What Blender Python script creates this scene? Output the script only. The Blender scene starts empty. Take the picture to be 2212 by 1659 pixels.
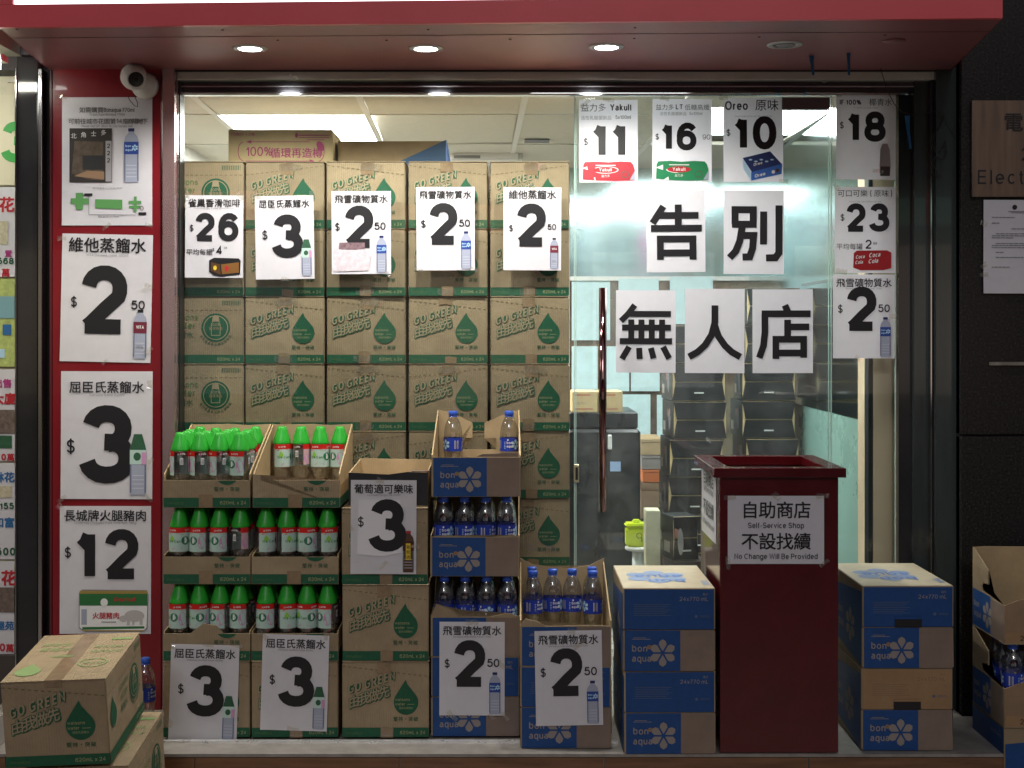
import bpy, bmesh, math, random
from mathutils import Vector, Matrix
random.seed(7)
SC = bpy.context.scene
COL = SC.collection
R = math.radians
EYE = 1.40
F = 2900.0

# ------------------------------------------------------------------ camera
cd = bpy.data.cameras.new('camera'); cam = bpy.data.objects.new('camera', cd); COL.objects.link(cam)
cam.location = (0, 0, EYE); cam.rotation_euler = (R(90), 0, 0)
cd.sensor_width = 36; cd.lens = F / 2212 * 36
cd.shift_y = -(829.5 - 720) / 2212; cd.clip_start = .05; cd.clip_end = 600
SC.camera = cam
# ------------------------------------------------------------------ world, street light, exposure
w = bpy.data.worlds.new('World'); SC.world = w; w.use_nodes = True
nt = w.node_tree; bg = nt.nodes['Background']
sky = nt.nodes.new('ShaderNodeTexSky'); sky.sky_type = 'NISHITA'; sky.sun_disc = False
sky.sun_elevation = R(30); sky.sun_rotation = R(176); sky.air_density = 1.2; sky.dust_density = 3
hs = nt.nodes.new('ShaderNodeHueSaturation'); hs.inputs['Saturation'].default_value = .35
nt.links.new(sky.outputs[0], hs.inputs['Color']); nt.links.new(hs.outputs[0], bg.inputs[0])
bg.inputs[1].default_value = .024
sd = bpy.data.lights.new('street_light', 'SUN'); sd.energy = .38; sd.angle = R(11); sd.color = (.93, .93, 1)
so = bpy.data.objects.new('street_light', sd); COL.objects.link(so)
so.rotation_euler = (R(60), 0, R(-4))          # comes from behind the camera, 30 degrees up
SC.view_settings.view_transform = 'Standard'; SC.view_settings.look = 'None'
SC.view_settings.exposure = -.06; SC.view_settings.gamma = 1
SC.render.engine = 'CYCLES'
SC.cycles.max_bounces = 10; SC.cycles.transparent_max_bounces = 24; SC.cycles.transmission_bounces = 8
SC.cycles.caustics_reflective = False; SC.cycles.caustics_refractive = False
SC.cycles.sample_clamp_indirect = 4

# ------------------------------------------------------------------ helpers
def P(x, y, Y): return Vector(((x - 1106) / F * Y, Y, EYE - (y - 720) / F * Y))
def PX(x, Y): return (x - 1106) / F * Y
def PZ(y, Y): return EYE - (y - 720) / F * Y

def tag(o, label=None, cat=None, group=None, kind=None):
    if label: o['label'] = label
    if cat: o['category'] = cat
    if group: o['group'] = group
    if kind: o['kind'] = kind
    return o
def empty(name, loc=(0, 0, 0), rot=(0, 0, 0)):
    o = bpy.data.objects.new(name, None); o.empty_display_size = .05; COL.objects.link(o)
    o.location = loc; o.rotation_euler = rot; return o
def link(name, me, parent=None, loc=None, rot=None):
    o = bpy.data.objects.new(name, me); COL.objects.link(o)
    if parent: o.parent = parent
    if loc is not None: o.location = loc
    if rot is not None: o.rotation_euler = rot
    return o
def copy_tree(o, parent=None):
    c = o.copy(); COL.objects.link(c)
    if parent: c.parent = parent
    for ch in list(o.children): copy_tree(ch, c)
    return c

# ------------------------------------------------------------------ materials
MATS = {}
def principled(name):
    m = bpy.data.materials.new(name); m.use_nodes = True
    return m, m.node_tree, m.node_tree.nodes['Principled BSDF']
def mat(name, col, rough=.6, metal=0, noise=0, nscale=20, bump=0, bscale=80, coat=0, trans=0, ior=1.45, emis=0, aniso=None, spec=.5, streak=None):
    """procedural material: base colour with optional noise mottling, streaks and bump"""
    if name in MATS: return MATS[name]
    m, nt, b = principled(name)
    b.inputs['Base Color'].default_value = (*col, 1); b.inputs['Roughness'].default_value = rough
    b.inputs['Metallic'].default_value = metal; b.inputs['Coat Weight'].default_value = coat
    b.inputs['Transmission Weight'].default_value = trans; b.inputs['IOR'].default_value = ior
    b.inputs['Specular IOR Level'].default_value = spec
    N, L = nt.nodes, nt.links
    tc = N.new('ShaderNodeTexCoord'); src = tc.outputs['Object']
    if streak:
        mp = N.new('ShaderNodeMapping'); mp.inputs['Scale'].default_value = streak; L.new(src, mp.inputs[0]); src = mp.outputs[0]
    if noise:
        n = N.new('ShaderNodeTexNoise'); n.inputs['Scale'].default_value = nscale; n.inputs['Detail'].default_value = 6
        n.inputs['Roughness'].default_value = .65
        L.new(src, n.inputs[0])
        r = N.new('ShaderNodeMapRange'); r.inputs[1].default_value = .3; r.inputs[2].default_value = .7
        r.inputs[3].default_value = 1 - noise; r.inputs[4].default_value = 1 + noise
        L.new(n.outputs[0], r.inputs[0])
        v = N.new('ShaderNodeVectorMath'); v.operation = 'SCALE'; v.inputs[0].default_value = col
        L.new(r.outputs[0], v.inputs['Scale']); L.new(v.outputs[0], b.inputs['Base Color'])
        rr = N.new('ShaderNodeMapRange'); rr.inputs[3].default_value = max(.02, rough - .12 * (rough > .1)); rr.inputs[4].default_value = min(1, rough + .1)
        L.new(n.outputs[0], rr.inputs[0]); L.new(rr.outputs[0], b.inputs['Roughness'])
    if bump:
        n2 = N.new('ShaderNodeTexNoise'); n2.inputs['Scale'].default_value = bscale; n2.inputs['Detail'].default_value = 4; L.new(src, n2.inputs[0])
        bp = N.new('ShaderNodeBump'); bp.inputs['Strength'].default_value = bump; bp.inputs['Distance'].default_value = .002
        L.new(n2.outputs[0], bp.inputs['Height']); L.new(bp.outputs[0], b.inputs['Normal'])
    if emis:
        b.inputs['Emission Color'].default_value = (*col, 1); b.inputs['Emission Strength'].default_value = emis
    MATS[name] = m
    return m
def glass_mat(name, tint, refl=1.0, haze=0, power=4):
    m, nt, b = principled(name); N, L = nt.nodes, nt.links; N.remove(b)
    out = N['Material Output']; tr = N.new('ShaderNodeBsdfTransparent'); tr.inputs[0].default_value = (*tint, 1)
    gl = N.new('ShaderNodeBsdfGlossy'); gl.inputs['Roughness'].default_value = .02
    lw = N.new('ShaderNodeLayerWeight'); lw.inputs[0].default_value = .5
    pw = N.new('ShaderNodeMath'); pw.operation = 'POWER'; pw.inputs[1].default_value = power
    mr = N.new('ShaderNodeMapRange'); mr.inputs[3].default_value = .035 * refl; mr.inputs[4].default_value = .9
    L.new(lw.outputs['Facing'], pw.inputs[0]); L.new(pw.outputs[0], mr.inputs[0])
    mx = N.new('ShaderNodeMixShader'); L.new(mr.outputs[0], mx.inputs[0]); L.new(tr.outputs[0], mx.inputs[1]); L.new(gl.outputs[0], mx.inputs[2])
    last = mx
    if haze:
        df = N.new('ShaderNodeBsdfDiffuse'); df.inputs[0].default_value = (.75, .8, .78, 1)
        tc = N.new('ShaderNodeTexCoord'); n = N.new('ShaderNodeTexNoise'); n.inputs['Scale'].default_value = 5; n.inputs['Detail'].default_value = 8; n.inputs['Roughness'].default_value = .8
        L.new(tc.outputs['Object'], n.inputs[0])
        h = N.new('ShaderNodeMapRange'); h.inputs[1].default_value = .45; h.inputs[2].default_value = .8; h.inputs[3].default_value = haze * .3; h.inputs[4].default_value = haze * 2
        L.new(n.outputs[0], h.inputs[0])
        m2 = N.new('ShaderNodeMixShader'); L.new(h.outputs[0], m2.inputs[0]); L.new(mx.outputs[0], m2.inputs[1]); L.new(df.outputs[0], m2.inputs[2]); last = m2
    L.new(last.outputs[0], out.inputs[0]); MATS[name] = m
    return m
def cardboard(name, col, noise=.14, flute=.35):
    m, nt, b = principled(name); N, L = nt.nodes, nt.links
    b.inputs['Roughness'].default_value = .75; b.inputs['Specular IOR Level'].default_value = .3
    tc = N.new('ShaderNodeTexCoord'); oi = N.new('ShaderNodeObjectInfo')
    add = N.new('ShaderNodeVectorMath'); add.operation = 'ADD'; L.new(tc.outputs['Object'], add.inputs[0]); L.new(oi.outputs['Location'], add.inputs[1])
    n = N.new('ShaderNodeTexNoise'); n.inputs['Scale'].default_value = 9; n.inputs['Detail'].default_value = 8; n.inputs['Roughness'].default_value = .7; L.new(add.outputs[0], n.inputs[0])
    r = N.new('ShaderNodeMapRange'); r.inputs[1].default_value = .3; r.inputs[2].default_value = .7; r.inputs[3].default_value = 1 - noise; r.inputs[4].default_value = 1 + noise
    L.new(n.outputs[0], r.inputs[0])
    r2 = N.new('ShaderNodeMapRange'); r2.inputs[3].default_value = .9; r2.inputs[4].default_value = 1.1; L.new(oi.outputs['Random'], r2.inputs[0])
    mu = N.new('ShaderNodeMath'); mu.operation = 'MULTIPLY'; L.new(r.outputs[0], mu.inputs[0]); L.new(r2.outputs[0], mu.inputs[1])
    v = N.new('ShaderNodeVectorMath'); v.operation = 'SCALE'; v.inputs[0].default_value = col
    L.new(mu.outputs[0], v.inputs['Scale']); L.new(v.outputs[0], b.inputs['Base Color'])
    wv = N.new('ShaderNodeTexWave'); wv.bands_direction = 'X'; wv.inputs['Scale'].default_value = 45; wv.inputs['Distortion'].default_value = .6; L.new(tc.outputs['Object'], wv.inputs[0])
    n3 = N.new('ShaderNodeTexNoise'); n3.inputs['Scale'].default_value = 14; n3.inputs['Detail'].default_value = 3; L.new(add.outputs[0], n3.inputs[0])
    ma = N.new('ShaderNodeMath'); ma.operation = 'MULTIPLY_ADD'; ma.inputs[1].default_value = .06; L.new(wv.outputs[0], ma.inputs[0]); L.new(n3.outputs[0], ma.inputs[2])
    bp = N.new('ShaderNodeBump'); bp.inputs['Strength'].default_value = flute; bp.inputs['Distance'].default_value = .006
    L.new(ma.outputs[0], bp.inputs['Height']); L.new(bp.outputs[0], b.inputs['Normal'])
    MATS[name] = m; return m
KRAFT = cardboard('kraft cardboard', (.318, .244, .153), flute=.8)
KRAFT_IN = cardboard('kraft inside', (.46, .34, .19))
KRAFT_DK = cardboard('darker kraft', (.30, .20, .125))
BEIGE = cardboard('beige box', (.62, .49, .27), flute=.15)
GREEN = mat('green box ink', (.010, .095, .045), .7, noise=.18, nscale=60)
GREEN_D = mat('dark green ink', (.025, .10, .05), .7, noise=.2, nscale=60)
GTEXT = mat('pale text on green', (.33, .33, .17), .7)
BLUE = mat('blue box ink', (.007, .058, .215), .55, noise=.14, nscale=30)
TANINK = mat('tan knock-out', (.28, .245, .225), .7)
PAPER = mat('white paper', (.76, .75, .80), .5, noise=.03, nscale=30, bump=.25, bscale=14, coat=.15)
def paper_mat():
    m = PAPER; N, L = m.node_tree.nodes, m.node_tree.links; b = N['Principled BSDF']; out = N['Material Output']
    t = N.new('ShaderNodeBsdfTranslucent'); t.inputs[0].default_value = (.72, .72, .76, 1); mx = N.new('ShaderNodeMixShader'); mx.inputs[0].default_value = .16
    L.new(b.outputs[0], mx.inputs[1]); L.new(t.outputs[0], mx.inputs[2]); L.new(mx.outputs[0], out.inputs[0])
    tc = N.new('ShaderNodeTexCoord'); vo = N.new('ShaderNodeTexVoronoi'); vo.feature = 'DISTANCE_TO_EDGE'; vo.inputs['Scale'].default_value = 11
    oi = N.new('ShaderNodeObjectInfo'); ad = N.new('ShaderNodeVectorMath'); ad.operation = 'MULTIPLY_ADD'; ad.inputs[1].default_value = (1, 1, 1)
    L.new(tc.outputs['Object'], ad.inputs[0]); L.new(oi.outputs['Location'], ad.inputs[2]); L.new(ad.outputs[0], vo.inputs['Vector'])
    old = [n for n in N if n.type == 'BUMP'][0]; bp = N.new('ShaderNodeBump'); bp.inputs['Strength'].default_value = .35; bp.inputs['Distance'].default_value = .004
    L.new(vo.outputs['Distance'], bp.inputs['Height']); L.new(old.outputs[0], bp.inputs['Normal']); L.new(bp.outputs[0], b.inputs['Normal']); b.inputs['Coat Weight'].default_value = .35; b.inputs['Coat Roughness'].default_value = .15
    L.new(bp.outputs[0], b.inputs['Coat Normal'])
paper_mat()
BLACK = mat('black ink', (.012, .012, .014), .45)
GREYINK = mat('grey ink', (.22, .22, .24), .5)
RED = mat('red ink', (.45, .02, .03), .5)
PGREEN = mat('print green', (.03, .22, .08), .5)
PBLUE = mat('print blue', (.02, .06, .30), .5)
LBLUE = mat('light blue ink', (.45, .68, .85), .5)
WHITE = mat('white ink', (.8, .8, .8), .5)
PALE = mat('pale clear plastic print', (.36, .39, .50), .4)
BROWNINK = mat('brown ink', (.09, .04, .02), .5)
YEL = mat('yellow ink', (.75, .55, .05), .5)
PINK = mat('pink ink', (.60, .30, .52), .5)
MINT = mat('mint label', (.48, .66, .60), .35)
TAPE = glass_mat('sticky tape', (.93, .90, .84), 2.5, .12)
BTAPE = mat('brown packing tape', (.30, .20, .11), .25, coat=.3)
REDP = mat('red painted metal', (.20, .008, .014), .32, noise=.08, nscale=4, coat=.25)
SOFF = mat('red soffit metal', (.34, .13, .14), .42, metal=.3, noise=.20, nscale=3, streak=(1, 1, 1))
REDF = mat('red sign frame', (.80, .10, .12), .35, noise=.06, nscale=2, coat=.2)  # red brightened to stand in for street light and sign glow
STEEL = mat('brushed steel', (.55, .55, .56), .22, metal=1, noise=.15, nscale=6, streak=(1, 1, .1))
CHROME = mat('mirror steel', (.62, .60, .60), .07, metal=1)
DARKM = mat('dark glossy metal', (.022, .022, .024), .12, coat=.4, noise=.3, nscale=3)
GRAN = mat('black granite', (.020, .018, .018), .26, noise=.8, nscale=140, spec=.35)
LACQ = mat('dark red lacquer', (.082, .004, .007), .22, coat=.5, noise=.18, nscale=9, bump=.05, bscale=5)

# ------------------------------------------------------------------ mesh helpers
def mesh_from(name, verts, faces, mats, midx=None, smooth=False):
    me = bpy.data.meshes.new(name); me.from_pydata([tuple(v) for v in verts], [], faces)
    for m in mats: me.materials.append(m)
    if midx: me.polygons.foreach_set('material_index', midx)
    if smooth: me.polygons.foreach_set('use_smooth', [True] * len(me.polygons))
    me.update(); return me
BOXF = [(0, 1, 2, 3), (7, 6, 5, 4), (0, 4, 5, 1), (1, 5, 6, 2), (2, 6, 7, 3), (3, 7, 4, 0)]
def box_mesh(name, x0, x1, y0, y1, z0, z1, m, bev=0, segs=1):
    bm = bmesh.new(); vs = [bm.verts.new(p) for p in ((x0, y0, z0), (x0, y1, z0), (x1, y1, z0), (x1, y0, z0), (x0, y0, z1), (x0, y1, z1), (x1, y1, z1), (x1, y0, z1))]
    for f in BOXF: bm.faces.new([vs[i] for i in f])
    bmesh.ops.recalc_face_normals(bm, faces=bm.faces)
    if bev: bmesh.ops.bevel(bm, geom=list(bm.edges), offset=bev, segments=segs, affect='EDGES')
    me = bpy.data.meshes.new(name); bm.to_mesh(me); bm.free(); me.materials.append(m); return me
def add_box(name, x0, x1, y0, y1, z0, z1, m, parent=None, bev=0, segs=1):
    return link(name, box_mesh(name, x0, x1, y0, y1, z0, z1, m, bev, segs), parent)
def bxp(name, x0, y0, x1, y1, Y, d, m, parent=None, bev=0, org=None):
    """a box whose front face stands at distance Y over the given picture extents, d deep"""
    a, b = P(x0, y1, Y), P(x1, y0, Y)
    if org is not None: a = a - org; b = b - org
    o = add_box(name, a.x, b.x, a.y, a.y + d, a.z, b.z, m, parent, bev); return o
def lathe(name, prof, m, n=20, smooth=True, cap=True):
    vs, fs = [], []
    for r, z in prof:
        for k in range(n): a = 2 * math.pi * k / n; vs.append((r * math.cos(a), r * math.sin(a), z))
    for i in range(len(prof) - 1):
        for k in range(n): fs.append((i * n + k, i * n + (k + 1) % n, (i + 1) * n + (k + 1) % n, (i + 1) * n + k))
    if cap: fs.append(tuple(range(n))[::-1]); fs.append(tuple((len(prof) - 1) * n + k for k in range(n)))
    return mesh_from(name, vs, fs, [m], smooth=smooth)
def tube_mesh(name, pts, r, m, n=6):
    vs, fs = [], []
    pts = [Vector(p) for p in pts]
    for i, p in enumerate(pts):
        t = (pts[min(i + 1, len(pts) - 1)] - pts[max(i - 1, 0)]).normalized()
        u = t.orthogonal().normalized() if i == 0 else (u - t * u.dot(t)).normalized()
        v = t.cross(u)
        for k in range(n): a = 2 * math.pi * k / n; vs.append(p + r * (u * math.cos(a) + v * math.sin(a)))
    for i in range(len(pts) - 1):
        for k in range(n): fs.append((i * n + k, i * n + (k + 1) % n, (i + 1) * n + (k + 1) % n, (i + 1) * n + k))
    return mesh_from(name, vs, fs, [m], smooth=True)

# ------------------------------------------------------------------ lettering
# stroke glyphs: (width, y0, y1, [strokes]); coordinates 0..1 in the glyph's box; ('a', cx, cy, rx, ry, deg0, deg1) is an arc
def A(*a): return ('a',) + a
G = {
 '0': (.71, 0, 1, [[A(.5, .5, .5, .5, 90, 450)]]),
 '1': (.40, 0, 1, [[(0, .70), (.45, .80), (.80, 1.0)], [(1, 1.0), (1, -.06)]]),
 '2': (.71, 0, 1, [[A(.5, .70, .46, .30, 172, -28), (.55, .34), (.12, .06), (.0, .0)], [(-.06, 0), (1, 0)]]),
 '3': (.71, 0, 1, [[A(.48, .755, .42, .245, 168, -88)], [A(.48, .27, .52, .27, 96, -170)]]),
 '4': (.68, 0, 1, [[(.73, -.06), (.73, 1.0), (0, .27), (1.08, .27)]]),
 '5': (.71, 0, 1, [[(.93, 1), (.2, 1), (.08, .5)], [A(.5, .33, .5, .33, 142, -168)]]),
 '6': (.71, 0, 1, [[A(.5, .32, .5, .32, 90, 450)], [A(.56, .5, .56, .5, 198, 38)]]),
 '7': (.62, 0, 1, [[(-.05, 1), (1, 1), (.35, .3), (.27, -.06)]]),
 '8': (.71, 0, 1, [[A(.5, .755, .42, .245, 90, 450)], [A(.5, .265, .5, .265, 90, 450)]]),
 '9': (.71, 0, 1, [[A(.5, .68, .5, .32, 90, 450)], [A(.44, .5, .56, .5, 18, -142)]]),
 '$': (.60, -.1, 1.1, [[A(.5, .69, .46, .19, 20, 270), A(.5, .31, .5, .19, 90, -165)], [(.5, -.03), (.5, 1.03)]]),
 '%': (1.0, 0, 1, [[A(.18, .76, .18, .22, 90, 450)], [A(.82, .24, .18, .22, 90, 450)], [(.2, 0), (.8, 1)]]),
 '-': (.34, .3, .5, [[(0, .5), (1, .5)]]), '.': (.14, 0, .16, [[(.5, 0), (.5, 1)]]), ',': (.14, -.14, .16, [[(.2, 0), (.6, 1)]]),
 '(': (.24, -.2, 1.05, [[(.9, 1), (.3, .8), (.05, .5), (.3, .2), (.9, 0)]]), ')': (.24, -.2, 1.05, [[(.1, 1), (.7, .8), (.95, .5), (.7, .2), (.1, 0)]]), '/': (.36, 0, 1, [[(0, 0), (1, 1)]]),
 'A': (.84, 0, 1, [[(0, -.05), (.5, 1.02), (1, -.05)], [(.2, .32), (.8, .32)]]),
 'B': (.68, 0, 1, [[(0, 0), (0, 1), (.5, 1), A(.55, .77, .4, .23, 90, -90), (0, .52)], [(.5, .52), A(.55, .26, .45, .26, 90, -90), (0, 0)]]),
 'C': (.78, 0, 1, [[A(.52, .5, .52, .5, 48, 312)]]),
 'D': (.76, 0, 1, [[(.3, 0), (0, 0), (0, 1), (.4, 1), A(.45, .5, .55, .5, 90, -90), (.3, 0)]]),
 'E': (.64, 0, 1, [[(1, 1), (0, 1), (0, 0), (1.03, 0)], [(0, .52), (.92, .52)]]),
 'F': (.60, 0, 1, [[(1, 1), (0, 1), (0, -.06)], [(0, .52), (.85, .52)]]),
 'G': (.82, 0, 1, [[A(.52, .5, .52, .5, 45, 330), (1, .22), (1, .46), (.58, .46)]]),
 'H': (.72, 0, 1, [[(0, -.06), (0, 1.06)], [(1, -.06), (1, 1.06)], [(0, .53), (1, .53)]]),
 'I': (.14, 0, 1, [[(.5, -.06), (.5, 1.06)]]),
 'L': (.58, 0, 1, [[(0, 1.06), (0, 0), (1.03, 0)]]),
 'M': (.84, 0, 1, [[(0, -.06), (0, 1), (.5, .05), (1, 1), (1, -.06)]]),
 'N': (.72, 0, 1, [[(0, -.06), (0, 1), (1, 0), (1, 1.06)]]),
 'O': (.86, 0, 1, [[A(.5, .5, .5, .5, 90, 450)]]),
 'P': (.66, 0, 1, [[(0, -.06), (0, 1), (.5, 1), A(.55, .73, .45, .27, 90, -90), (0, .46)]]),
 'R': (.74, 0, 1, [[(0, -.06), (0, 1), (.5, 1), A(.55, .74, .4, .26, 90, -90), (0, .48)], [(.5, .46), (1, -.05)]]),
 'S': (.70, 0, 1, [[A(.5, .75, .46, .25, 20, 270), A(.5, .25, .5, .25, 90, -165)]]),
 'T': (.68, 0, 1, [[(-.05, 1), (1.05, 1)], [(.5, 1), (.5, -.06)]]),
 'V': (.78, 0, 1, [[(0, 1.05), (.5, 0), (1, 1.05)]]),
 'W': (1.1, 0, 1, [[(0, 1.05), (.25, 0), (.5, 1), (.75, 0), (1, 1.05)]]),
 'Y': (.78, 0, 1, [[(0, 1.05), (.5, .45), (1, 1.05)], [(.5, .5), (.5, -.06)]]),
 'a': (.60, 0, .74, [[A(.5, .73, .42, .27, 160, 0), (.92, .25), (1.0, -.05)], [(.9, .58), A(.42, .28, .42, .28, 90, 300), (.92, .25)]]),
 'b': (.62, 0, 1, [[(0, 1.06), (0, 0)], [A(.5, .37, .5, .37, 180, 540)]]),
 'c': (.56, 0, .74, [[A(.52, .5, .5, .5, 45, 315)]]),
 'd': (.62, 0, 1, [[(1, 1.06), (1, -.05)], [A(.5, .37, .5, .37, 0, 360)]]),
 'e': (.60, 0, .74, [[(0, .5), (1, .5), A(.5, .5, .5, .5, 0, 318)]]),
 'f': (.34, 0, 1, [[(1.1, 1), (.75, 1), (.4, .85), (.4, -.06)], [(-.1, .7), (1, .7)]]),
 'g': (.62, -.28, .74, [[(1, 1.03), (1, .2), A(.5, .2, .5, .2, 0, -165)], [A(.5, .64, .5, .36, 0, 360)]]),
 'h': (.58, 0, 1, [[(0, 1.06), (0, -.06)], [(0, .42), A(.5, .46, .5, .28, 180, 0), (1, -.06)]]),
 'i': (.13, 0, 1, [[(.5, .76), (.5, -.06)], [(.5, .93), (.5, 1.07)]]),
 'k': (.58, 0, 1, [[(0, 1.06), (0, -.06)], [(.9, .74), (0, .28)], [(.3, .42), (1, -.05)]]),
 'l': (.13, 0, 1, [[(.5, 1.06), (.5, -.06)]]),
 'm': (.94, 0, .74, [[(0, 1.05), (0, -.06)], [(0, .5), A(.25, .62, .25, .38, 180, 0), (.5, -.06)], [(.5, .5), A(.75, .62, .25, .38, 180, 0), (1, -.06)]]),
 'n': (.58, 0, .74, [[(0, 1.05), (0, -.06)], [(0, .5), A(.5, .6, .5, .4, 180, 0), (1, -.06)]]),
 'o': (.64, 0, .74, [[A(.5, .5, .5, .5, 90, 450)]]),
 'p': (.62, -.28, .74, [[(0, 1.03), (0, -.06)], [A(.5, .64, .5, .36, 180, 540)]]),
 'q': (.62, -.28, .74, [[(1, 1.03), (1, -.06)], [A(.5, .64, .5, .36, 0, 360)]]),
 'r': (.36, 0, .74, [[(0, 1.05), (0, -.06)], [(0, .55), (.3, .9), (1.05, 1)]]),
 's': (.54, 0, .74, [[A(.5, .74, .46, .26, 20, 270), A(.5, .25, .5, .25, 90, -165)]]),
 't': (.34, 0, .95, [[(.4, 1.03), (.4, .2), (.6, 0), (1.05, 0)], [(-.1, .74), (1, .74)]]),
 'u': (.58, 0, .74, [[(0, 1.05), A(.5, .4, .5, .4, 180, 360), (1, .5)], [(1, 1.05), (1, -.06)]]),
 'v': (.58, 0, .74, [[(0, 1.05), (.5, 0), (1, 1.05)]]),
 'w': (.86, 0, .74, [[(0, 1.05), (.25, 0), (.5, 1), (.75, 0), (1, 1.05)]]),
 'x': (.58, 0, .74, [[(0, 1.05), (1, -.05)], [(0, -.05), (1, 1.05)]]),
 'y': (.58, -.28, .74, [[(0, 1.03), (.55, .27)], [(1, 1.03), (.5, .15), (.1, 0)]]),
 'z': (.54, 0, .74, [[(0, 1), (1, 1), (0, 0), (1, 0)]]),
}
BIG = {  # heavy square characters drawn stroke by stroke
 '告': [[(.23, .97), (.03, .66)], [(.10, .80), (.87, .80)], [(.5, 1), (.5, .58)], [(0, .565), (.93, .565)], [(.17, -.01), (.17, .37), (.765, .37), (.765, -.01)], [(.17, .115), (.765, .115)]],
 '別': [[(.135, .63), (.135, .89), (.46, .89), (.46, .63), (.08, .63)], [(.27, .62), (.22, .33), (.15, .15), (.04, .03)], [(.27, .43), (.47, .43), (.45, .2), (.40, .05), (.27, .045)], [(.645, .86), (.645, .27)], [(.92, .97), (.92, .12), (.86, .035), (.69, .03)]],
 '無': [[(.28, .98), (.16, .82), (.03, .69)], [(.18, .82), (.93, .82)], [(.05, .575), (.93, .575)], [(.01, .33), (.95, .33)], [(.217, .72), (.217, .33)], [(.40, .72), (.40, .33)], [(.585, .72), (.585, .33)], [(.77, .72), (.77, .33)],
       [(.18, .23), (.05, .01)], [(.36, .21), (.37, .01)], [(.57, .21), (.62, .02)], [(.79, .23), (.90, .02)]],
 '人': [[(.5, 1), (.5, .68), (.44, .45), (.32, .26), (.18, .13), (.02, .04)], [(.5, .62), (.57, .42), (.69, .25), (.82, .13), (.98, .04)]],
 '店': [[(.52, 1), (.59, .84)], [(.085, .84), (1, .84)], [(.145, .84), (.145, .5), (.12, .25), (.04, .02)], [(.57, .73), (.57, .36)], [(.57, .595), (.975, .595)], [(.35, .0), (.35, .365), (.87, .365), (.87, .02)], [(.35, .11), (.87, .11)]],
}
def expand(st):
    out = []
    for p in st:
        if p[0] == 'a':
            _, cx, cy, rx, ry, a0, a1 = p; n = max(4, int(abs(a1 - a0) / 18))
            for k in range(n + 1):
                a = R(a0 + (a1 - a0) * k / n); c, s = math.cos(a), math.sin(a)
                e = .92
                out.append((cx + rx * math.copysign(abs(c) ** e, c), cy + ry * math.copysign(abs(s) ** e, s)))
        else: out.append(p)
    r = [out[0]]
    for p in out[1:]:
        if abs(p[0] - r[-1][0]) + abs(p[1] - r[-1][1]) > 1e-4: r.append(p)
    return r
CJK = {}
def cjk_mesh(ch, off=0.0):
    k = (ch, off)
    if k in CJK: return CJK[k]
    c = bpy.data.curves.new('t', 'FONT'); c.body = ch; c.size = 1; c.resolution_u = 2; c.offset = off
    o = bpy.data.objects.new('t', c); COL.objects.link(o); dg = bpy.context.evaluated_depsgraph_get()
    ev = o.evaluated_get(dg); me = ev.to_mesh()
    vs = [(v.co.x, v.co.y) for v in me.vertices]; fs = [tuple(p.vertices) for p in me.polygons]
    ev.to_mesh_clear(); bpy.data.objects.remove(o); bpy.data.curves.remove(c)
    CJK[k] = (vs, fs); return CJK[k]

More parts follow.
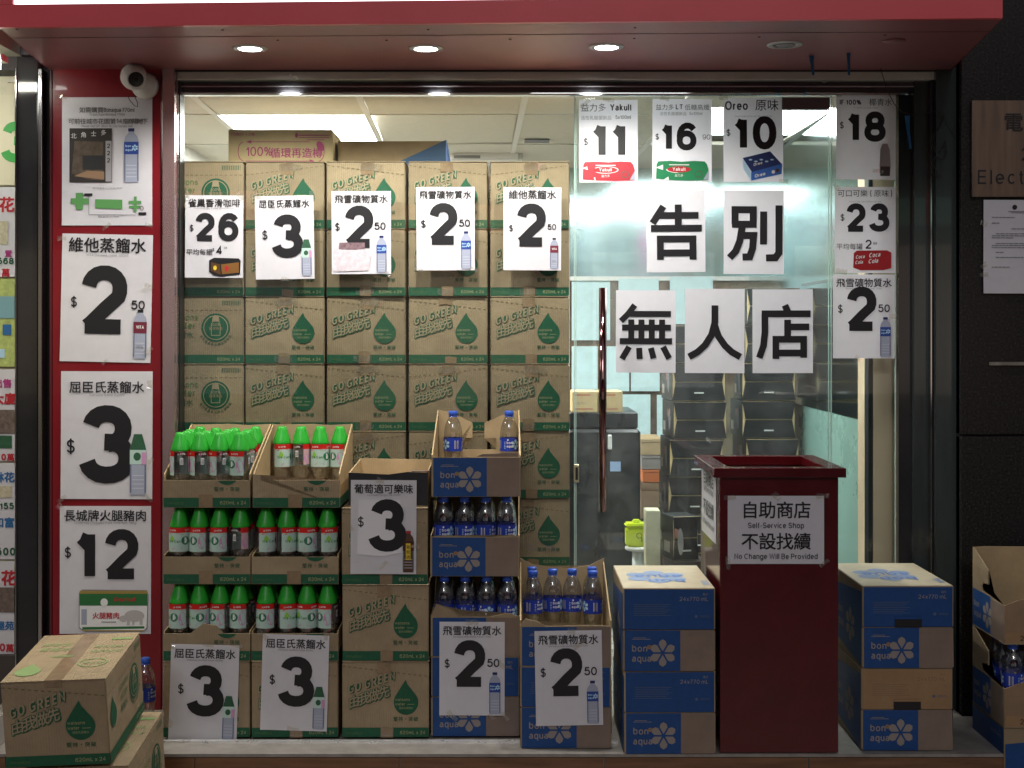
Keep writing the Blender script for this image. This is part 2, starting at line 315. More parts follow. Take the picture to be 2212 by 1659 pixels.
class Print:
    """flat print: coloured shapes in the (u, v) plane of a face, a hair in front of it (facing -Y)"""
    def __init__(s, base=0.0006): s.v = []; s.f = []; s.m = []; s.mats = []; s.base = base; s.k = 0; s.X = None
    def mi(s, m):
        if m not in s.mats: s.mats.append(m)
        return s.mats.index(m)
    def put(s, pts, faces, m, lay):
        s.k += 1; n = len(s.v); d = s.base + lay * .0003 + (s.k % 7) * .00003
        for p in pts:
            if s.X: p = s.X(p)
            s.v.append((p[0], -d, p[1]))
        i = s.mi(m)
        for f in faces: s.f.append(tuple(n + a for a in f)); s.m.append(i)
    def poly(s, pts, m, lay=0): s.put(pts, [tuple(range(len(pts)))], m, lay)
    def rect(s, x0, y0, x1, y1, m, lay=0, n=1):
        for k in range(n):
            a, b = x0 + (x1 - x0) * k / n, x0 + (x1 - x0) * (k + 1) / n
            s.put([(a, y0), (b, y0), (b, y1), (a, y1)], [(0, 1, 2, 3)], m, lay); s.k -= 1
        s.k += 1
    def ell(s, cx, cy, rx, ry, m, lay=0, n=20, rot=0):
        c, q = math.cos(rot), math.sin(rot)
        s.poly([(cx + rx * math.cos(2 * math.pi * k / n) * c - ry * math.sin(2 * math.pi * k / n) * q, cy + rx * math.cos(2 * math.pi * k / n) * q + ry * math.sin(2 * math.pi * k / n) * c) for k in range(n)], m, lay)
    def ribbon(s, pts, t, m, lay=0, closed=False):
        n = len(pts); L, Rr = [], []
        if n > 2 and abs(pts[0][0] - pts[-1][0]) + abs(pts[0][1] - pts[-1][1]) < 1e-3 * max(t, .001) + 1e-6: closed = True; pts = pts[:-1]; n -= 1
        def nrm(a, b):
            dx, dy = b[0] - a[0], b[1] - a[1]; l = math.hypot(dx, dy) or 1; return (-dy / l, dx / l)
        for i in range(n):
            a = pts[i - 1] if (i or closed) else None; b = pts[(i + 1) % n] if (i < n - 1 or closed) else None
            n1 = nrm(a, pts[i]) if a else nrm(pts[i], b); n2 = nrm(pts[i], b) if b else n1
            mx, my = n1[0] + n2[0], n1[1] + n2[1]; l = math.hypot(mx, my)
            if l < .3: mx, my = n1; l = 1
            mx /= l; my /= l; d = max(.5, mx * n1[0] + my * n1[1]); h = t / 2 / d
            L.append((pts[i][0] + mx * h, pts[i][1] + my * h)); Rr.append((pts[i][0] - mx * h, pts[i][1] - my * h))
        f = [(i, (i + 1) % n, n + (i + 1) % n, n + i) for i in range(n if closed else n - 1)]
        s.put(L + Rr, f, m, lay)
    def width(s, txt, h, t, sp=.16):
        return sum((.32 if c == ' ' else (1.3 if ord(c) > 255 else G[c][0] + sp)) * h for c in txt) - sp * h
    def text(s, txt, x, y, h, m, t=.13, lay=1, al='l', sp=.16, sx=1.0):
        """stroke text, cap height h, stroke t*h, baseline y"""
        W = s.width(txt, h, t, sp) * sx
        if al == 'c': x -= W / 2
        if al == 'r': x -= W
        for c in txt:
            if c == ' ': x += .32 * h * sx; continue
            if ord(c) > 255:
                s.cjk(c, x, y - .08 * h, 1.2 * h, m, lay=lay); x += 1.3 * h * sx; continue
            w, y0, y1, sts = G[c]; tt = t
            for st in sts:
                pts = [(x + sx * h * (tt / 2 + u * (w - tt)), y + h * (y0 + tt / 2 + v * (y1 - y0 - tt))) for u, v in expand(st)]
                s.ribbon(pts, t * h, m, lay)
            x += (w + sp) * h * sx
    def cjk(s, txt, x, y, size, m, lay=1, al='l', gap=1.0, off=.004, sx=1.0, bold=0):
        bold = max(bold, off if off > .005 else 0); off = 0
        W = size * gap * len(txt) * sx
        if al == 'c': x -= W / 2
        if al == 'r': x -= W
        for c in txt:
            if c != ' ':
                vs, fs = cjk_mesh(c, off)
                sh = [(0, 0)] if not bold else [(bold * a, bold * b) for a, b in ((-1, -1), (1, -1), (-1, 1), (1, 1), (0, 0))]
                for dx, dy in sh: s.put([(x + (a + dx) * size * sx, y + (b + dy + .1) * size) for a, b in vs], fs, m, lay)
            x += size * gap * sx
    def big(s, ch, x, y, h, m, t=.115, lay=1):
        for st in BIG[ch]: s.ribbon([(x + u * h, y + v * h) for u, v in st], t * h, m, lay)
    def build(s, name, parent=None, wrap=None, loc=None, rot=None):
        v = s.v
        if wrap: v = [((wrap - p[1]) * math.sin(p[0] / wrap), -(wrap - p[1]) * math.cos(p[0] / wrap), p[2]) for p in v]
        me = mesh_from(name, v, s.f, s.mats, s.m)
        return link(name, me, parent, loc, rot)
def petals(p, cx, cy, r, m, lay=1, n=6, w=.34):
    for k in range(n):
        a = math.pi / 2 + 2 * math.pi * k / n; c, q = math.cos(a), math.sin(a); pts = []
        for (l, t) in ((.14, 0), (.4, .55), (.62, 1), (.85, .8), (1, 0), (.85, -.8), (.62, -1), (.4, -.55)):
            l *= r; t *= r * w * .85; pts.append((cx + l * c - t * q, cy + l * q + t * c))
        p.poly(pts, m, lay)
def pt_bottle(p, cx, y0, h, kind, lay=1):
    """small printed picture of a bottle on a price sign"""
    w = h * .135
    body = [(-.9, 0), (-1, .05), (-1, .36), (-.8, .45), (-1, .55), (-1, .74), (-.85, .84), (-.38, .92), (-.38, .95)]
    cap = {'blue': mat('cap print', (.01, .02, .12), .5), 'black': BLACK, 'green': GREEN_D, 'cola': RED}[kind]
    col = PALE if kind != 'cola' else BROWNINK
    L = [(cx + a * w, y0 + b * h) for a, b in body]; p.poly(L + [(cx - a * w, y0 + b * h) for a, b in body[::-1]], col, lay)
    for yy in (.1, .17, .24, .31): p.rect(cx - w * .7, y0 + yy * h, cx + w * .7, y0 + (yy + .012) * h, mat('bottle print shade', (.58, .60, .68), .5), lay + 1)
    p.rect(cx - w * .98, y0 + .03 * h, cx - w * .8, y0 + .7 * h, mat('bottle print edge', (.15, .17, .26), .5), lay + 1)
    p.rect(cx + w * .8, y0 + .03 * h, cx + w * .98, y0 + .7 * h, mat('bottle print edge', (0, 0, 0)), lay + 1)
    if kind == 'green':
        p.poly([(cx - w, y0 + .74 * h), (cx + w, y0 + .74 * h), (cx + w * .5, y0 + h), (cx - w * .5, y0 + h)], cap, lay + 2)
        p.rect(cx - w, y0 + .5 * h, cx + w, y0 + .76 * h, MINT, lay + 2); p.ell(cx - w * .1, y0 + .63 * h, w * .45, w * .5, GREEN_D, lay + 3)
        p.rect(cx + w * .45, y0 + .5 * h, cx + w, y0 + .7 * h, PINK, lay + 3)
    else:
        p.rect(cx - w * .42, y0 + .94 * h, cx + w * .42, y0 + h, cap, lay + 2)
        lc = {'blue': PBLUE, 'black': mat('dark red label print', (.16, .02, .04), .5), 'cola': mat('cola label', (.05, .01, .01), .5)}[kind]
        p.rect(cx - w, y0 + .52 * h, cx + w, y0 + .75 * h, lc, lay + 2)
        if kind == 'blue': p.text('bon', cx - w * .8, y0 + .65 * h, w * .35, LBLUE, .2, lay + 3); p.text('aqua', cx - w * .8, y0 + .58 * h, w * .35, LBLUE, .2, lay + 3); petals(p, cx + w * .5, y0 + .64 * h, w * .45, LBLUE, lay + 3)
        if kind == 'black': p.text('VITA', cx, y0 + .61 * h, w * .5, WHITE, .2, lay + 3, 'c', sx=.8); p.text('VITA', cx, y0 + .2 * h, w * .5, GREYINK, .15, lay + 3, 'c', sx=.7)
        if kind == 'cola': p.rect(cx - w * .45, y0 + .3 * h, cx + w * .4, y0 + .7 * h, YEL, lay + 3); p.cjk('葡', cx - w * .4, y0 + .56 * h, w * .75, BLACK, lay + 4); p.cjk('萄', cx - w * .4, y0 + .44 * h, w * .75, BLACK, lay + 4); p.cjk('適', cx - w * .4, y0 + .32 * h, w * .75, BLACK, lay + 4)

def prism(name, pts, d0, d1, m, parent=None, plane='XZ', loc=None):
    """outline pts extruded: plane XZ between y=d0..d1, or YZ between x=d0..d1, or XY between z=d0..d1"""
    n = len(pts)
    def v(p, d): return (p[0], d, p[1]) if plane == 'XZ' else ((d, p[0], p[1]) if plane == 'YZ' else (p[0], p[1], d))
    bm = bmesh.new(); a = [bm.verts.new(v(p, d0)) for p in pts]; b = [bm.verts.new(v(p, d1)) for p in pts]
    f1 = bm.faces.new(a); f2 = bm.faces.new(b[::-1])
    for i in range(n): bm.faces.new((a[i], b[i], b[(i + 1) % n], a[(i + 1) % n]))
    bmesh.ops.triangulate(bm, faces=[f1, f2]); bmesh.ops.recalc_face_normals(bm, faces=bm.faces)
    me = bpy.data.meshes.new(name); bm.to_mesh(me); bm.free(); me.materials.append(m)
    return link(name, me, parent, loc)

# ================================================================== SETTING
PLAT = EYE - 1.234            # top of the low step the goods stand on
CEIL = EYE + .86
# ground
brick = mat('street paving', (.24, .20, .17), .7, noise=.3, nscale=4, bump=.5, bscale=60)
tag(add_box('ground', -120, 120, -120, 60, -.3, 0, brick), kind='structure')
wood = mat('brown riser tile', (.17, .085, .045), .35, noise=.35, nscale=5, streak=(1, 1, 14))
stone = mat('grey step stone', (.26, .24, .22), .45, noise=.25, nscale=20)
step = tag(add_box('step', -1.53, 2.6, 3.95, 4.33, .004, PLAT - .001, stone), kind='structure')
x = -1.53
while x < 2.55:
    add_box('riser_tile', x + .002, min(x + .598, 2.6), 3.941, 3.950, .002, PLAT - .012, wood, step); x += .6
add_box('step_edge', -1.53, 2.6, 3.941, 3.9495, PLAT - .010, PLAT - .001, stone, step)
tag(add_box('shop_floor', -1.7, 1.45, 4.33, 7.1, .004, PLAT, mat('shop floor tile', (.42, .40, .36), .3, noise=.1, nscale=8)), kind='structure')
sill = empty('window_sill', (0, 4.05, PLAT)); tag(sill, 'bright metal sill strip along the foot of the window under the stacked goods', 'sill')
add_box('sill_plate', PX(330, 4.05), PX(1335, 4.05), 0, .012, 0, .005, mat('bright aluminium', (.8, .8, .8), .3, metal=.6, noise=.1), sill)
add_box('sill_lip', PX(330, 4.05), PX(1335, 4.05), -.004, -.001, -.03, .005, mat('bright aluminium', (.8, .8, .8)), sill)

# red pillar on the left with its steel trims
Yp = 4.40
pil = empty('red_pillar', (PX(228, Yp), Yp, 0)); tag(pil, 'red metal clad pillar left of the window, covered with four large posters', 'pillar')
o0 = Vector((PX(228, Yp), Yp, 0))
def zbox(name, x0, x1, Y, d, z0, z1, m, parent, org, bev=0):
    return add_box(name, PX(x0, Y) - org.x, PX(x1, Y) - org.x, Y - org.y, Y + d - org.y, z0 - org.z, z1 - org.z, m, parent, bev)
zbox('cladding', 112, 349, Yp, .3, PLAT - .16, EYE + .93, REDP, pil, o0, .003)
zbox('edge_trim', 350.5, 377, Yp - .012, .10, PLAT, EYE + .885, mat('rosy steel', (.55, .40, .40), .25, metal=.8, noise=.2, nscale=3, streak=(1, 1, .3)), pil, o0, .002)
zbox('side_trim', 107, 111.5, Yp - .004, .2, 0, EYE + .93, mat('pillar side', (.09, .02, .025), .3), pil, o0)
sp = empty('steel_post', (PX(62, Yp), Yp, 0)); tag(sp, 'tall black mirror panel with steel edges at the far left of the red pillar', 'post')
o1 = sp.location.copy()
zbox('mirror_panel', 35, 81, 4.37, .2, 0, EYE + .90, DARKM, sp, o1, .002)
zbox('edge_strip', 82, 90, 4.362, .1, 0, EYE + .86, STEEL, sp, o1, .001)
zbox('dark_reveal', 91, 106, 4.42, .2, 0, EYE + .93, mat('dark reveal', (.02, .018, .02), .4), sp, o1)
zbox('edge_strip', 33, 34.8, 4.36, .1, 0, EYE + .86, STEEL, sp, o1)

# shop window: frame, fixed panes, door
Yg = 4.475
fr = empty('window_frame', (0, 4.44, PLAT)); tag(fr, 'mirror steel frame around the lit shop window and glass door', 'window frame')
of = fr.location.copy()
zbox('jamb', 378.5, 384, 4.42, .06, PLAT, PZ(153, 4.42), CHROME, fr, of, .001)
zbox('jamb', 385, 389, 4.44, .06, PLAT, PZ(160, 4.42), mat('dark gasket', (.02, .02, .02), .4), fr, of)
zbox('head', 378.5, 2019, 4.42, .045, PZ(172, 4.42), PZ(155, 4.42), mat('steel head with painted reflection', (.80, .80, .74), .25, metal=.25, noise=.2, nscale=2, streak=(1, 1, 1)), fr, of, .001)  # pale colour stands in for the ceiling mirrored in the steel
zbox('head_panel', 389.5, 1974, 4.452, .03, PZ(200.5, 4.452), PZ(173, 4.452), mat('smoked steel head', (.10, .10, .11), .06, metal=.9, noise=.4, nscale=2), fr, of)
zbox('head_ledge', 389.5, 1974, 4.447, .03, PZ(188, 4.447), PZ(185.5, 4.447), STEEL, fr, of)
zbox('head_lip', 389.5, 1945, 4.445, .03, PZ(205, 4.445), PZ(201.5, 4.445), CHROME, fr, of)
zbox('head_fascia', 330, 2072, 4.41, .10, PZ(154, 4.41), EYE + .93, mat('dark head', (.03, .022, .025), .5), fr, of)
zbox('jamb_panel', 1941, 1974, 4.47, .05, PLAT, PZ(205, 4.47), DARKM, fr, of)
zbox('jamb_panel', 1975, 2009, 4.445, .07, PLAT, PZ(173, 4.445), mat('grey glossy panel', (.04, .05, .05), .1, coat=.5, noise=.4, nscale=2, streak=(4, 4, .4)), fr, of)
zbox('jamb', 2010.5, 2013, 4.418, .06, PLAT, PZ(173, 4.42), CHROME, fr, of)
zbox('jamb', 2014, 2018, 4.425, .06, PLAT, PZ(173, 4.42), mat('dark gasket', (0, 0, 0)), fr, of)
zbox('jamb_panel', 2022, 2068, 4.40, .08, PLAT, EYE + .885, mat('grey glossy panel', (0, 0, 0)), fr, of)
zbox('jamb', 2069, 2073, 4.385, .06, PLAT, EYE + .885, STEEL, fr, of)
GLASS = glass_mat('clear window glass', (.97, .985, .975), .8, .004)
DGLASS = glass_mat('door glass', (.93, .975, .975), 1.1, .075)
GEDGE = mat('green glass edge', (.42, .62, .56), .15, noise=.1)
def pane(name, x0, x1, label, m, cat='glass pane', y0=205.5):
    e = empty(name, (PX((x0 + x1) / 2, Yg), Yg, PLAT)); tag(e, label, cat); og = e.location.copy()
    zbox('pane', x0, x1, Yg, .008, PLAT + .004, PZ(y0, Yg), m, e, og)
    zbox('glass_edge', x0 - 1.6, x0 - .2, Yg - .001, .01, PLAT + .004, PZ(y0, Yg), GEDGE, e, og)
    zbox('glass_edge', x1 + .2, x1 + 1.6, Yg - .001, .01, PLAT + .004, PZ(y0, Yg), GEDGE, e, og)
    return e, og
pane('window_pane', 391, 1240, 'wide fixed glass pane in front of the stacked water cartons', GLASS)
door, od = pane('glass_door', 1245, 1790, 'frameless glass door with a long vertical pull handle behind the price posters', DGLASS, 'door', 210)
pane('window_pane', 1797, 1934, 'narrow fixed glass pane right of the glass door', GLASS)
zbox('patch_fitting', 1690, 1793, Yg - .012, .03, PZ(237, Yg), PZ(211, Yg), mat('brown anodised fitting', (.14, .11, .11), .35, metal=.6), door, od, .002)
hd = lathe('handle', [(.0128, -.0), (.0128, 0.735)], mat('chrome with painted red reflection', (.30, .17, .17), .06, metal=1), 20)  # reddish tint stands in for red reflections on the chrome
link('handle', hd, door, Vector((PX(1302, 4.41), 4.41, PZ(1105, 4.41))) - od)
for yy in (690, 1040):
    link('handle_standoff', tube_mesh('standoff', [(0, 0, 0), (0, .055, 0)], .006, CHROME, 10), door, Vector((PX(1302, 4.41), 4.421, PZ(yy, 4.41))) - od)
zbox('lock_plate', 1240, 1251, Yg - .008, .024, PZ(1042, Yg), PZ(1003, Yg), mat('lock plate', (.70, .66, .45), .3, metal=.8), door, od, .002)
zbox('lock_hole', 1243, 1248.5, Yg - .0095, .001, PZ(1036, Yg), PZ(1009, Yg), BLACK, door, od)

# granite wall on the right
gw = empty('granite_wall', (2.4, 4.35, 0)); tag(gw, 'polished black granite wall of large slabs right of the shop window', 'wall')
zj = PZ(941, 4.35)
for a, b, c, d in ((-.944, 1.6, 0, zj - .003), (-.944, 1.6, zj + .003, EYE + 1.1), (-.944, 1.6, EYE + 1.106, 3.4)):
    add_box('granite_slab', a, b, 0, .12, c, d, GRAN, gw, .002)
add_box('backing', -.944, 1.6, .02, .2, 0, 3.4, BLACK, gw)
# upper facade above the awning (seen only from lower viewpoints, closes the place)
up = tag(add_box('facade', -4, 4.2, 4.5, 4.8, EYE + .935, 5.5, mat('facade panel', (.05, .04, .045), .5, noise=.2)), 'dark upper facade of the building above the shop sign', 'building')

# awning / sign box with soffit
ZS = EYE + .865
aw = empty('sign_box', (0, 3.9, ZS)); tag(aw, 'projecting red metal sign box with a lit white face over the shop window', 'awning')
oa = aw.location.copy()
FL, FR = Vector((-1.454, 3.795, ZS)), Vector((1.346, 3.683, ZS)); BL, BR = Vector((-1.525, 4.41, ZS - .0)), Vector((1.445, 4.41, ZS))
def quadbox(name, pts, h, m, parent, org):
    vs = [p - org for p in pts] + [p + Vector((0, 0, h)) - org for p in pts]
    me = mesh_from(name, vs, [(0, 3, 2, 1), (4, 5, 6, 7), (0, 1, 5, 4), (1, 2, 6, 5), (2, 3, 7, 6), (3, 0, 4, 7)], [m]); return link(name, me, parent)
quadbox('soffit', [FL + Vector((.002, .02, 0)), FR + Vector((-.002, .02, 0)), BR, BL], .02, SOFF, aw, oa)
df = (FR - FL).normalized(); nf = Vector((-df.y, df.x, 0))
quadbox('lower_rail', [FL, FR, FR + nf * .018, FL + nf * .018], .064, REDF, aw, oa)
up1 = Vector((0, 0, .0645)); 
quadbox('end_post', [FL + up1, FL + df * .044 + up1, FL + df * .044 + nf * .018 + up1, FL + nf * .018 + up1], .6, REDF, aw, oa)
quadbox('end_post', [FR - df * .034 + up1, FR + up1, FR + nf * .018 + up1, FR - df * .034 + nf * .018 + up1], .6, REDF, aw, oa)
quadbox('side_panel', [FL + nf * .019, FL + nf * .021 + df * .004, BL + Vector((.004, 0, 0)), BL], .66, REDF, aw, oa)
quadbox('side_panel', [FR - df * .004 + nf * .02, FR + nf * .02, BR, BR - Vector((.004, 0, 0))], .66, REDF, aw, oa)
lit = mat('lit sign acrylic', (.95, .98, 1), .4, emis=3.0)
quadbox('lit_face', [FL + df * .045 + nf * .010 + up1, FR - df * .035 + nf * .010 + up1, FR - df * .035 + nf * .014 + up1, FL + df * .045 + nf * .014 + up1], .6, lit, aw, oa)
jm = mat('soffit joint', (.10, .04, .045), .5)
for t_ in (.22,):
    a_, b_ = FL.lerp(BL, t_), FR.lerp(BR, t_); dz = Vector((0, 0, -.0012)); quadbox('joint', [a_ + dz, b_ + dz, b_ + dz + Vector((0, .0025, 0)), a_ + dz + Vector((0, .0025, 0))], .0008, jm, aw, oa)
rv = mat('rivet', (.06, .03, .03), .5)
rivet = lathe('rivet', [(.0035, -.0015), (.0045, 0)], rv, 8)
for i, (px_, yy) in enumerate(((36, 63), (481, 64), (600, 86), (835, 86), (925, 63), (1102, 84), (1372, 59), (1370, 82), (1640, 79), (1912, 75))):
    Yr = .865 * F / (720 - yy); link('rivet', rivet, aw, P(px_, yy, Yr) - oa - Vector((0, 0, .001)))

# recessed downlights
def downlight(px_, yy, on, label):
    Yl = .865 * F / (720 - yy); p = P(px_, yy, Yl)
    e = empty('downlight', p); tag(e, label, 'downlight', 'round downlights in the red soffit')
    link('trim_ring', lathe('trim_ring', [(.036, -.0005), (.036, -.004), (.052, -.003), (.053, -.0005)], mat('downlight ring', (.62, .60, .60), .3, metal=.5), 32, cap=False), e)
    if on:
        link('lens', lathe('lens', [(.035, -.0015), (.035, -.003)], mat('lit downlight lens', (1, 1, .98), .4, emis=30), 28), e)
        ld = bpy.data.lights.new('downlight_lamp', 'SPOT'); ld.energy = 40; ld.spot_size = R(152); ld.spot_blend = .45; ld.shadow_soft_size = .035; ld.color = (1, .96, .88)
        lo = bpy.data.objects.new('downlight_lamp', ld); COL.objects.link(lo); lo.parent = e; lo.location = (0, 0, -.012)
    else:
        link('lens', lathe('lens', [(.03, -.002), (.026, -.006), (.018, -.003), (.002, -.008)], mat('unlit lens', (.35, .35, .36), .15, metal=.4), 24), e)
downlight(540, 104, 1, 'lit round downlight nearest to the security camera')
downlight(920, 104, 1, 'lit round downlight in the middle of the three lit ones')
downlight(1310, 101, 1, 'lit round downlight right of the other two lit ones')
downlight(1695, 96, 0, 'unlit round downlight with a pale ring beside the blue tape strips')
e = empty('blank_cover', P(1932, 88, .865 * F / 632)); tag(e, 'small blank round cover at the right end of the red soffit', 'cover')
link('disc', lathe('disc', [(.030, -.004), (.034, -.0005)], mat('cover paint', (.30, .12, .12), .4), 24), e)

# ---------------- interior
ip = mat('ceiling tile', (.62, .60, .52), .8, noise=.05, nscale=40, bump=.4, bscale=120)
ci = tag(empty('ceiling', (0, 5.8, CEIL)), kind='structure')
ysn = [4.60, 5.27, 6.10, 7.0]; sh = lambda X, Y: X - .03 * (Y - 4.86)
cols = [-1.75, -1.155, -.556, .049, .65, 1.25]
LIT = mat('ceiling light panel', (1, 1, .97), .5, emis=31)
for i in range(5):
    for j in range(3):
        if (i, j) in ((1, 1), (1, 2), (4, 1)): continue
        x0, x1, y0, y1 = cols[i], cols[i + 1], ysn[j], ysn[j + 1]
        dz = random.uniform(0, .004) + (.018 if (i, j) == (2, 1) else 0)
        pts = [Vector((sh(x0, y0) + .013, y0 + .004, CEIL + dz)), Vector((sh(x1, y0) - .013, y0 + .004, CEIL + dz)), Vector((sh(x1, y1) - .013, y1 - .004, CEIL + dz * .3)), Vector((sh(x0, y1) + .013, y1 - .004, CEIL))]
        quadbox('ceiling_tile', pts, .012, ip, ci, ci.location)
tb = mat('white ceiling bar', (.72, .72, .68), .5)
for c in cols[1:]:
    quadbox('ceiling_bar', [Vector((sh(c, 4.6) - .012, 4.6, CEIL - .004)), Vector((sh(c, 4.6) + .012, 4.6, CEIL - .004)), Vector((sh(c, 7) + .012, 7, CEIL - .004)), Vector((sh(c, 7) - .012, 7, CEIL - .004))], .006, tb, ci, ci.location)
for y in ysn[1:3]:
    add_box('ceiling_bar', -1.7, 1.3, y - .004 - 5.8, y + .004 - 5.8, -.0035, .002, tb, ci)
add_box('ceiling_hole', PX(1133, 5.95), PX(1187, 5.95), .12, .23, -.006, -.0045, BLACK, ci)
add_box('ceiling_slab', -1.75, 1.5, 4.58 - 5.8, 7.1 - 5.8, .05, .1, ip, ci)
for k, (i, a, b, lb) in enumerate(((3, 4.64, 4.86, 'short lit ceiling panel added unseen behind the window head to brighten the mirrored wall'), (1, 5.28, 6.50, 'long lit ceiling panel over the stacked water cartons'), (4, 5.12, 5.80, 'lit ceiling panel above the doorway of the shop'))):  # first panel is added out of view to brighten the mirror wall
    x0, x1 = cols[i], cols[i + 1]; e = empty('ceiling_light', (x0 + .3, (a + b) / 2, CEIL)); tag(e, lb, 'ceiling light', 'square light panels in the shop ceiling')
    pts = [Vector((sh(x0, a) + .02, a, CEIL - .002)), Vector((sh(x1, a) - .02, a, CEIL - .002)), Vector((sh(x1, b) - .02, b, CEIL - .002)), Vector((sh(x0, b) + .02, b, CEIL - .002))]
    quadbox('diffuser', pts, .02, LIT, e, e.location)
iw = mat('white shop wall', (.70, .70, .66), .6, noise=.04, nscale=6)
tag(add_box('side_wall', -1.60, -1.50, 4.7, 7.1, .01, CEIL + .05, iw), 'plain white left wall inside the shop', 'wall')
MIRR = mat('aqua tinted mirror', (.68, .84, .86), .07, metal=1, noise=.06, nscale=3)
bw = empty('back_wall', (0, 7.0, PLAT)); tag(bw, 'back wall of the shop, white at left and mirrored at right', 'wall')
add_box('plaster', -1.5, .30, 0, .1, 0, CEIL + .05 - PLAT, iw, bw)
add_box('mirror_panel', .302, 1.5, 0, .1, PZ(598, 7) - PLAT, CEIL + .05 - PLAT, MIRR, bw)
add_box('shelf_trim', .302, 1.5, -.03, .05, PZ(606, 6.97) - PLAT, PZ(597, 6.97) - PLAT, mat('white trim', (.8, .82, .8), .3), bw)
add_box('lower_panel', .302, 1.5, .012, .1, 0, PZ(607, 7) - PLAT, mat('brown mirrored panel', (.36, .27, .20), .12, metal=.6, noise=.5, nscale=9), bw)
Xw = 1.232
rw = empty('side_wall', (Xw, 5.6, PLAT)); tag(rw, 'right wall inside the shop, mirror above frosted aqua panel', 'wall')
add_box('mirror_panel', 0, .06, 4.62 - 5.6, 1.4, EYE - .305 - PLAT, CEIL + .05 - PLAT, MIRR, rw)
add_box('frosted_panel', 0, .06, 4.62 - 5.6, 1.4, 0, EYE - .308 - PLAT, mat('frosted aqua glass', (.24, .42, .38), .3, noise=.06, nscale=3), rw)
add_box('rail', -.004, .0, 4.62 - 5.6, .1, EYE + .20 - PLAT, EYE + .21 - PLAT, STEEL, rw)
cw = tag(bxp('column', 1886, 205, 1932, 1560, 4.56, .2, mat('cream column paint', (.62, .52, .36), .55, noise=.07, nscale=4)), 'narrow cream painted column just inside the right window pane', 'column')
bb = tag(bxp('panel_edge', 1876, 205, 1884.5, 1560, 4.56, .05, mat('black panel edge', (.012, .02, .025), .3)), 'thin black vertical edge between aqua panel and cream column', 'trim')

# air conditioner
ac = empty('air_conditioner', P(1048, 330, 6.4)); tag(ac, 'white wall air conditioner high behind the carton stacks', 'air conditioner')
a0, a1 = P(967, 352, 6.4), P(1128, 313, 6.4)
add_box('casing', a0.x - ac.location.x, a1.x - ac.location.x, 0, .22, a0.z - ac.location.z, a1.z - ac.location.z, mat('white plastic', (.75, .76, .75), .35), ac, .02, 3)
add_box('outlet_slot', a0.x - ac.location.x + .03, a1.x - ac.location.x - .2, -.004, -.001, a0.z - ac.location.z + .022, a0.z - ac.location.z + .036, mat('slot grey', (.2, .2, .2), .5), ac)

# reflections of the door posters' backs, built as aqua sheets on the back wall
shm = mat('mirrored poster back', (.56, .76, .80), .6, noise=.04, nscale=4)
SH = [(1235, 606, 1318, 735, 'first from the left in the upper row'), (1336, 602, 1423, 735, 'second from the left in the upper row'), (1447, 598, 1540, 700, 'rightmost in the upper row beside the black boxes'),
      (1235, 748, 1291, 842, 'left of the door handle in the middle row'), (1310, 748, 1359, 845, 'just right of the door handle in the middle row'), (1363, 748, 1425, 845, 'second right of the door handle in the middle row'),
      (1344, 852, 1405, 948, 'larger one in the bottom row above the orange box'), (1419, 853, 1436, 950, 'narrow one in the bottom row beside the black boxes')]
for a, b, c, d, t in SH:
    tag(bxp('reflection_sheet', a, b, c, d, 6.985 if b > 604 else 6.955, .002, shm), 'aqua sheet imitating a mirrored poster, ' + t, 'reflection sheet', 'sheets imitating posters mirrored in the back wall')

# black cabinet, cartons on it
cab = empty('black_cabinet', (PX(1305, 5.6), 5.6, PLAT)); tag(cab, 'tall black marbled cabinet standing behind the glass door', 'cabinet')
CABM = mat('black marbled laminate', (.018, .021, .024), .3, noise=.55, nscale=7, streak=(1.5, 1.5, .6))
oc = cab.location.copy()
zbox('top_unit', 1230, 1378, 5.62, .45, PZ(926, 5.6), PZ(892, 5.6), CABM, cab, oc, .004)
zbox('body', 1225, 1384, 5.6, .5, PLAT, PZ(928, 5.6), CABM, cab, oc, .012)
zbox('door_gap', 1296, 1297.2, 5.598, .002, PLAT + .05, PZ(935, 5.6), BLACK, cab, oc)
zbox('blue_tag', 1318 - 0, 1341, 5.596, .002, PZ(1018, 5.6), PZ(997, 5.6), mat('tag', (.35, .5, .8), .5), cab, oc)
zbox('white_handle', 1384 - 71, 1384 - 62, 5.59, .012, PZ(971, 5.6), PZ(939, 5.6), mat('white plastic', (0, 0, 0)), cab, oc, .003)
for a, c, lb, no in ((1236, 1291, 'small beige carton on the black cabinet, left of the door handle', 0), (1293, 1345, 'small beige carton with a yellow tag on the black cabinet', 1)):
    e = empty('small_carton', (PX((a + c) / 2, 5.63), 5.63, PZ(892, 5.62) + .001)); tag(e, lb, 'carton')
    w_ = (c - a) / F * 5.63; add_box('body', -w_ / 2, w_ / 2, 0, .2, 0, .088, BEIGE, e, .002)
    p = Print(); p.rect(-w_ / 2 + .01, .012, w_ / 2 - .02, .018, mat('red print on beige', (.5, .2, .12), .6)); p.rect(-w_ / 2 + .01, .070, w_ / 2 - .03, .077, mat('red print on beige', (0, 0, 0)))
    if no: p.rect(-w_ / 2 + .004, .014, -w_ / 2 + .032, .056, mat('yellow tag', (.65, .75, .03), .5), 1); p.text('1', -w_ / 2 + .014, .022, .026, BLACK, .2, 2)
    else: p.text('1270 1', -w_ / 2 + .02, .034, .010, GREYINK, .15, 1)
    p.build('print', e)

